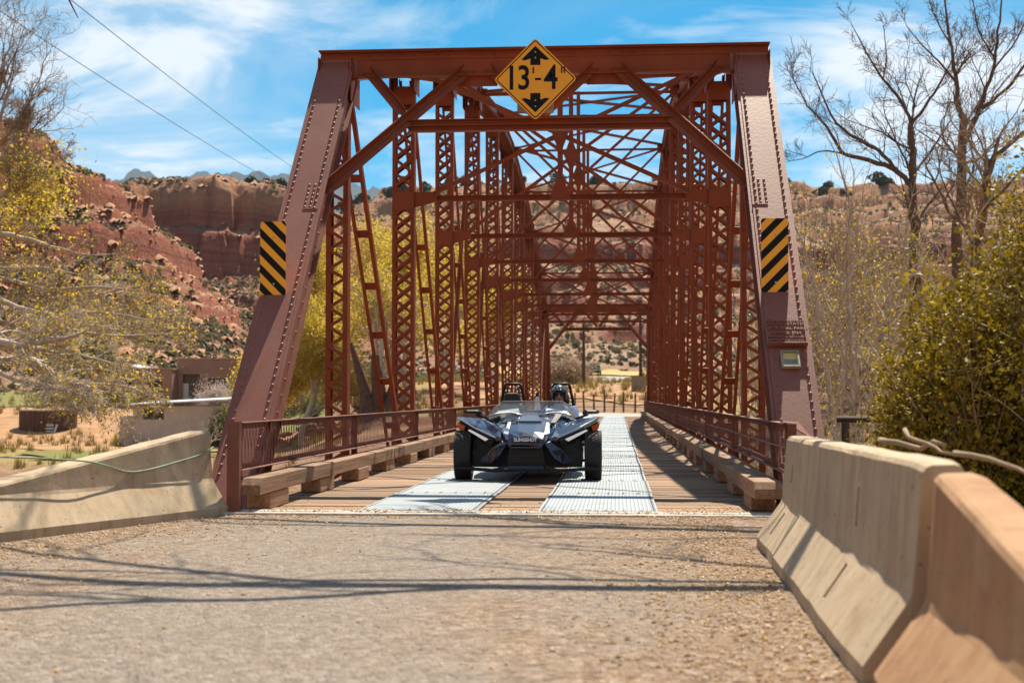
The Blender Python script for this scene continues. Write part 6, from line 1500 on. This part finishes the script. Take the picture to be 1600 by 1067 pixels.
def walled(root, x0, x1, y0, y1, z0, z1, m, openings=(), name='wall'):
    """Box wall with recessed rectangular openings in its front face (x0,x1,z0,z1 list)."""
    b = MB(); xs = sorted({x0, x1, *[o[0] for o in openings], *[o[1] for o in openings]}); zs = sorted({z0, z1, *[o[2] for o in openings], *[o[3] for o in openings]})
    inside = lambda cx, cz: any(o[0] < cx < o[1] and o[2] < cz < o[3] for o in openings)
    for i in range(len(xs) - 1):
        for j in range(len(zs) - 1):
            if not inside((xs[i] + xs[i + 1]) / 2, (zs[j] + zs[j + 1]) / 2): b.add([(xs[i], y0, zs[j]), (xs[i + 1], y0, zs[j]), (xs[i + 1], y0, zs[j + 1]), (xs[i], y0, zs[j + 1])], [(0, 1, 2, 3)])
    for o in openings:
        q = y0 + .22; b.add([(o[0], y0, o[2]), (o[1], y0, o[2]), (o[1], y0, o[3]), (o[0], y0, o[3]), (o[0], q, o[2]), (o[1], q, o[2]), (o[1], q, o[3]), (o[0], q, o[3])], [(0, 4, 5, 1), (1, 5, 6, 2), (2, 6, 7, 3), (3, 7, 4, 0)])
    b.add([(x0, y0, z0), (x0, y1, z0), (x0, y1, z1), (x0, y0, z1)], [(0, 3, 2, 1)]); b.add([(x1, y0, z0), (x1, y1, z0), (x1, y1, z1), (x1, y0, z1)], [(0, 1, 2, 3)]); b.add([(x0, y1, z0), (x1, y1, z0), (x1, y1, z1), (x0, y1, z1)], [(0, 3, 2, 1)]); b.add([(x0, y0, z1), (x1, y0, z1), (x1, y1, z1), (x0, y1, z1)], [(0, 1, 2, 3)])
    return b.build(name, m, root)
def adobe_house():
    p = at(270, 634, 128); root = thing('adobe_house', 'flat-roofed brown adobe house with dark windows left of the bridge', 'house', (p.x, p.y, p.z), .06)
    k = 128 / FPX
    X = lambda px: (px - 270) * k
    Z = lambda py: (634 - py) * k
    walled(root, X(212), X(268), 0, 7, -1.5, Z(577), ADOBE, [(X(226), X(252), Z(618), Z(594))]); window(root, X(239), .20, Z(606), X(252) - X(226) - .02, Z(594) - Z(618) - .02, BLACK)
    walled(root, X(268.5), X(372), 2.2, 10, -1.5, Z(560), ADOBE, [(X(276), X(304), Z(625), Z(583)), (X(318), X(346), Z(622), Z(590))]); window(root, X(332), 2.40, Z(606), X(346) - X(318) - .02, Z(590) - Z(622) - .02, BLACK)
    d = link('porch_door', None, root)
    b = MB(); b.bx(X(276) + .02, X(304) - .02, 2.41, 2.43, Z(625), Z(583)); b.build('door_glass', DARKGLASS, d)
    b = MB(); b.bx(X(276) + .02, X(285), 2.36, 2.39, Z(625), Z(598)); b.build('blind', mat('white_blind', (.55, .55, .52), rough=.7, var=.3, scale=9, stretch=(1, 1, 12)), d)
    b = MB(); b.bx(X(211), X(269), -.05, 7.05, Z(577) + .002, Z(574)); b.bx(X(268) - .05, X(373), 2.15, 10.05, Z(560) + .002, Z(557)); b.build('parapet', ADOBE, root, bevel=.03)
    b = MB(); b.prism([(X(186), .5, Z(570)), (X(214), .5, Z(575)), (X(214), 5, Z(572)), (X(186), 5, Z(567))], (0, 0, .1)); b.build('porch_roof', ROOFW, root, fix=True)
    b = MB(); b.cyl((X(187), .6, -1.5), (X(187), .6, Z(571)), .08, n=8); b.build('porch_post', POLE, root)
    walled(root, X(372.5), X(400), 5, 10, -1.5, Z(572), ADOBE)
adobe_house()
def pale_house():
    d0 = 101.; p = at(262, 696, d0); root = thing('pale_house', 'low pale stucco house with thin white roof and small window at left', 'house', (p.x, p.y, p.z), .10)
    k = d0 / FPX; X = lambda px: (px - 262) * k
    Z = lambda py: (696 - py) * k
    walled(root, X(183), X(206), .5, 7, -1, Z(648), PALE)
    walled(root, X(206.3), X(345), 0, 7, -1, Z(633), PALE, [(X(222), X(256), Z(655), Z(636))]); window(root, X(239), .20, Z(645.5), X(256) - X(222) - .02, Z(636) - Z(655) - .02, mat('grey_window_frame', (.3, .28, .26), rough=.6, var=.1))
    b = MB(); b.prism([(X(200), -.5, Z(632) + .01), (X(352), -.5, Z(624)), (X(352), 7.5, Z(620)), (X(200), 7.5, Z(628))], (0, 0, .09)); b.build('roof', ROOFW, root, fix=True)
    b = MB(); b.bx(X(206), X(345), -.012, -.002, -1, .25); b.build('skirting', mat('dark_skirting', (.14, .09, .07), rough=.9, var=.2), root)
pale_house()
def grey_cabin():
    d0 = 124.; p = at(455, 628, d0); root = thing('grey_cabin', 'small grey-brown cabin partly hidden behind the left end post', 'house', (p.x, p.y, p.z))
    k = d0 / FPX; X = lambda px: (px - 455) * k
    Z = lambda py: (628 - py) * k
    walled(root, X(425), X(475), 0, 6, -1.5, Z(586), mat('grey_brown_siding', (.25, .19, .15), rough=.9, var=.2, scale=3), [(X(447), X(455), Z(626), Z(592)), (X(459), X(466), Z(610), Z(593))])
    window(root, X(462.5), .2, Z(601.5), X(466) - X(459) - .02, Z(593) - Z(610) - .02, WOODDARK)
    b = MB(); b.bx(X(447) + .02, X(455) - .02, .12, .16, Z(626), Z(592)); b.build('door', WOODDARK, root)
    b = MB(); b.bx(X(422), X(478), -.5, 6.3, Z(586) + .003, Z(582)); b.build('roof', WOODDARK, root)
grey_cabin()
def round_shed():
    d0 = 109.; p = at(75, 688, d0); z = gz(p.x, p.y); root = thing('round_shed', 'round dark board shed with flat rim standing in the dirt yard', 'shed', (p.x, p.y, p.z))
    r = 2.22; h = 2.35; n = 40
    bm_ = MB(); bm_.bx(-.165, .165, -.03, .03, -.6, h); brd = bm_.mesh('board', WOODDARK)
    for i in range(n):
        a = 2 * math.pi * i / n
        if 5.05 < a < 5.30: continue
        o = link('board', brd, root); o.location = (math.cos(a) * r, math.sin(a) * r, random.Random(i).uniform(-.05, .05)); o.rotation_euler = (random.Random(i + 9).uniform(-.02, .02), 0, a + math.pi / 2)
    b = MB(); b.cyl((0, 0, -.6), (0, 0, h - .1), r - .06, n=36); b.build('liner', WOODDARK, root)
    b = MB(); b.cyl((0, 0, h + .02), (0, 0, h + .14), r + .12, n=40); b.build('roof_rim', mat('grey_board_rim', (.33, .25, .2), rough=.9, var=.3, scale=4), root)
    for i in range(5):
        b = MB(); b.bx(-.28, .28, -.02, .02, .15 + i * .26, .33 + i * .26); o = b.build('door_slat', mat('white_slat', (.55, .53, .5), rough=.8, var=.2) if i == 0 else bpy.data.materials['white_slat'], root); o.location = (math.cos(5.17) * (r + .1), math.sin(5.17) * (r + .1), 0); o.rotation_euler = (0, 0, 5.17 + math.pi / 2)
    pb = MB(); pb.bar((1.25, -2.3, 0), (1.65, -2.2, 1.35), .16, .05, (0, 1, 0)); pb.build('leaning_board', bpy.data.materials['white_slat'], root)
round_shed()
# dry rock wall by the river trees
def rock_wall():
    rs = random.Random(5); p = at(480, 640, 100); root = thing('rock_wall', 'low tumbled red stone wall behind the left end post', 'wall', (p.x, p.y, gz(p.x, p.y)))
    ms = []
    for q in range(4):
        b = MB(); b.sphere((0, 0, 0), .5, 8, 6); b.v = [(x * rs.uniform(.85, 1.1), y * rs.uniform(.85, 1.1), z * rs.uniform(.6, .75)) for x, y, z in b.v]; ms.append(b.mesh('stone', mat('red_stone', (.38, .19, .11), rough=.95, var=.4, scale=2)))
    for i in range(110):
        o = link('stone', ms[i % 4], root); x = rs.uniform(-3.2, 6.5); o.location = (x, rs.uniform(-.6, .6), gz(p.x + x, p.y) - gz(p.x, p.y) + rs.uniform(0, 1.0) * rs.random() + .1); s = rs.uniform(.35, .9); o.scale = (s * 1.4, s, s * .7); o.rotation_euler = (rs.uniform(-.2, .2), rs.uniform(-.2, .2), rs.uniform(0, 6))
rock_wall()

# ------------------------------------------------------------------ pipe rail and driftwood by the right barrier
def pipe_rail():
    a, c = at(1308, 655, 20.0), at(1364, 656, 19.6); root = thing('pipe_rail', 'short rusty pipe rail on one post beyond the right barrier', 'rail', (a.x, a.y, -1.6))
    O = Vector(root.location); m = mat('rusty_pipe', (.07, .04, .032), rough=.7, var=.3, scale=8)
    b = MB(); b.cyl(a - O, c - O + Vector((1.6, -.3, 0)), .045, n=10); b.build('top_pipe', m, root, smooth=False)
    q = at(1321, 660, 19.9); b = MB(); b.cyl((q.x - O.x, q.y - O.y, 0), Vector((q.x, q.y, a.z - .04)) - O, .06, n=10); b.build('post', m, root)
    b = MB(); q2 = c + Vector((1.4, -.3, 0)); b.cyl((q2.x - O.x, q2.y - O.y, 0), Vector((q2.x, q2.y, a.z - .04)) - O, .06, n=10); b.build('post', m, root)
pipe_rail()
def stick(px0, py0, px1, py1, d, r, label, sd):
    a, c = at(px0, py0, d), at(px1, py1, d - .5); rs = random.Random(sd); g_ = Vector((a.x, a.y, a.z))
    pts = [a + (c - a) * (i / 6) + Vector((rs.gauss(0, .012), rs.gauss(0, .012), rs.gauss(0, .012))) for i in range(7)]
    b = MB(); b.tube(pts, [r * (1 - .07 * i) for i in range(7)], 8); tag(b.build('dead_branch', BARK_TAN, smooth=True), label, 'branch', 'dead branches lying behind the right barrier')
stick(1372, 688, 1475, 700, 8.0, .019, 'thick pale dead branch lying flat behind the right barrier', 1)
stick(1405, 672, 1500, 712, 7.7, .013, 'thinner dead branch crossing the thick one behind the right barrier', 2)
stick(1492, 704, 1640, 745, 6.4, .013, 'dead branch behind the nearest barrier at the right edge', 3)

# ------------------------------------------------------------------ beyond the far end of the bridge
def pole(px, d, top_py, label, arms=True):
    p = at(px, 620, d); z0 = gz(p.x, p.y); t = at(px, top_py, d).z; root = thing('utility_pole', label, 'pole', (p.x, p.y, z0 - .3), group='wooden utility poles')
    b = MB(); b.cyl((0, 0, 0), (0, 0, t - z0 + .3), .16, .11, 10); b.build('shaft', POLE, root)
    if arms:
        b = MB(); b.bx(-1.1, 1.1, -.06, .06, t - z0 - .5, t - z0 - .36); b.build('cross_arm', POLE, root)
        for x in (-1.0, -.4, .4, 1.0):
            b = MB(); b.cyl((x, 0, t - z0 - .36), (x, 0, t - z0 - .18), .05, .03, 8); b.build('insulator', SILVER, root)
    return Vector((p.x, p.y, t))
pole(912, 120, 505, 'tall wooden utility pole left of the far road seen through the bridge', False)
pole(1001, 128, 470, 'utility pole right of the far road near the yellow sign', False); pole(1012, 150, 480, 'farther utility pole beside the dark far tree', False)
def fence():
    root = thing('wire_fence', 'rustic post and wire fence across the end of the far road', 'fence', (0, 0, 0)); rs = random.Random(8); m = mat('grey_fence_post', (.14, .10, .075), rough=.9, var=.4, scale=5)
    pts = []
    for i in range(13):
        p = at(852 + i * 15.5 + rs.uniform(-2, 2), 620, 90 + .15 * i); z = gz(p.x, p.y); h = rs.uniform(1.15, 1.45); b = MB(); b.cyl((p.x, p.y, z - .2), (p.x + rs.uniform(-.08, .08), p.y, z + h), .07, .055, 8); b.build('post', m, root); pts.append(Vector((p.x, p.y - .07, z)))
    for q in (.35, .7, 1.05):
        b = MB(); b.tube([v + Vector((0, 0, q)) for v in pts], .018, 5); b.build('wire', m, root)
fence()
def road_sign(px, py, d, label, kind):
    p = at(px, py, d); z0 = gz(p.x, p.y); root = thing('road_sign', label, 'sign', (p.x, p.y, z0), group='small signs beyond the bridge'); zc = p.z - z0
    b = MB(); b.cyl((0, .03, -.2), (0, .03, zc + .3), .035, n=8); b.build('post', ALU, root)
    b = MB()
    if kind == 'diamond': b.prism([(0, 0, zc - .6), (.6, 0, zc), (0, 0, zc + .6), (-.6, 0, zc)], (0, .01, 0)); b.build('panel', SIGN_YELLOW, root, fix=True); b = MB(); b.bx(-.06, .06, -.006, -.002, zc - .25, zc + .2); b.prism([(-.16, -.006, zc + .12), (.16, -.006, zc + .12), (0, -.006, zc + .32)], (0, .003, 0)); b.build('symbol', SIGN_BLACK, root)
    else: b.bx(-.55, .55, 0, .012, zc - .7, zc + .65); b.build('panel', mat('brown_sign_back', (.27, .21, .15), rough=.6, var=.15), root)
    return root
road_sign(1004, 588, 150, 'yellow diamond sign right of the far road', 'diamond'); road_sign(877, 595, 140, 'small yellow diamond sign left of the far road', 'diamond'); road_sign(897, 606, 132, 'yellow diamond sign half hidden beside the driver', 'diamond'); road_sign(998, 601, 105, 'tan rectangular sign back right of the far road', 'panel')
def truck(px, d, label, col, W=2.1, boxy=True, rz_=0.0):
    p = at(px, 620, d); root = thing('parked_truck', label, 'truck', (p.x, p.y, gz(p.x, p.y) + .1), rz_, 'trucks parked beyond the bridge'); m = mat('truck_paint', col, rough=.35, var=.1, coat=.5)
    b = MB(); b.bx(-W / 2, W / 2, 0, 1.5, .45, 1.15); b.loft([[(x, y, z) for x, z in ((-W / 2, 1.15), (W / 2, 1.15), (W / 2 - .15, 2.2 if boxy else 1.85), (-W / 2 + .15, 2.2 if boxy else 1.85))] for y in (1.1, 2.6)]); b.bx(-W / 2, W / 2, 2.65, 6, .5, 2.6 if boxy else 1.2); b.build('body', m, root, bevel=.05)
    b = MB(); b.prism([(-W / 2 + .12, 1.08, 1.25), (W / 2 - .12, 1.08, 1.25), (W / 2 - .25, 1.08, 2.05 if boxy else 1.75), (-W / 2 + .25, 1.08, 2.05 if boxy else 1.75)], (0, .015, 0)); b.build('windscreen', DARKGLASS, root, fix=True)
    b = MB(); b.bx(-W / 2 + .2, W / 2 - .2, -.03, -.005, .6, .95); b.build('grille', BLACK, root)
    for s in (-1, 1):
        b = MB(); b.bx(s * (W / 2 - .35), s * (W / 2 - .08), -.03, -.006, .98, 1.12); b.build('headlight', LAMPWHITE, root)
        for y in (.7, 4.6):
            b = MB(); b.cyl((s * (W / 2 - .25), y, .4), (s * (W / 2 + .02), y, .4), .4, n=16); w = b.build('wheel', RUBBER, root)
truck(912, 300, 'white truck parked far beyond the bridge', (.7, .7, .68)); truck(932, 292, 'green truck parked beside the white one far beyond the bridge', (.10, .22, .17), rz_=.15)
p = on_ground(1032, 158); bush('dark_far_bush', 'dark green evergreen right of the far road near the truss', (p[0], p[1], p[2]), (1.9, 1.6, 3.6), 7000, LEAF_JUNIPER, .28, 231, bark=BARK_DARK)
for i, (px, d, lb) in enumerate(((866, 150, 'tan leafless brush left of the far road'), (890, 128, 'grey-tan bare brush mound beside the far road'), (850, 175, 'pale brush farther left of the far road'))):
    p = on_ground(px, d); bush('tan_brush', lb, p, (2.2, 2.0, 1.8), 9000, LEAF_TAN, .2, 240 + i, group='leafless brush beyond the bridge')

# ------------------------------------------------------------------ overhead wires at left
def wire(pts, label):
    P_ = [at(*q) for q in pts]; b = MB(); b.tube(P_, .014, 5); tag(b.build('power_line', BLACK), label, 'wire', 'overhead power lines')
def line(a, c, label, sag=.6):
    A, C_ = at(*a), at(*c); P_ = []
    for i in range(25):
        t = i / 24; q = A + (C_ - A) * t; q.z -= sag * 4 * t * (1 - t); P_.append(q)
    b = MB(); b.tube(P_, .022, 5); tag(b.build('power_line', BLACK), label, 'wire', 'overhead power lines')
line((60, -40, 60), (470, 270, 150), 'upper right overhead wire crossing the sky at left', .3)
line((-60, -22, 60), (420, 280, 150), 'upper left overhead wire crossing the sky at left', .3)
line((-30, 305, 60), (470, 450, 150), 'upper of two thin wires crossing the red hillside', .3)
line((-30, 335, 60), (470, 475, 150), 'lower of two thin wires crossing the red hillside', .3)
# ------------------------------------------------------------------ the air: thin even haze over the whole valley
def haze():
    m = bpy.data.materials.new('thin_valley_haze'); m.use_nodes = True; nt = m.node_tree; nt.nodes.clear()
    o = nt.nodes.new('ShaderNodeOutputMaterial'); v = nt.nodes.new('ShaderNodeVolumePrincipled')
    v.inputs['Color'].default_value = (0.55, 0.75, 1.0, 1); v.inputs['Density'].default_value = 4e-5; v.inputs['Anisotropy'].default_value = 0.2
    nt.links.new(v.outputs[0], o.inputs['Volume'])
    b = MB(); b.bx(-6600, 6600, -6600, 6600, -70, 900); tag(b.build('haze', m), 'thin blue haze filling the valley air', 'haze', kind='stuff')
haze()
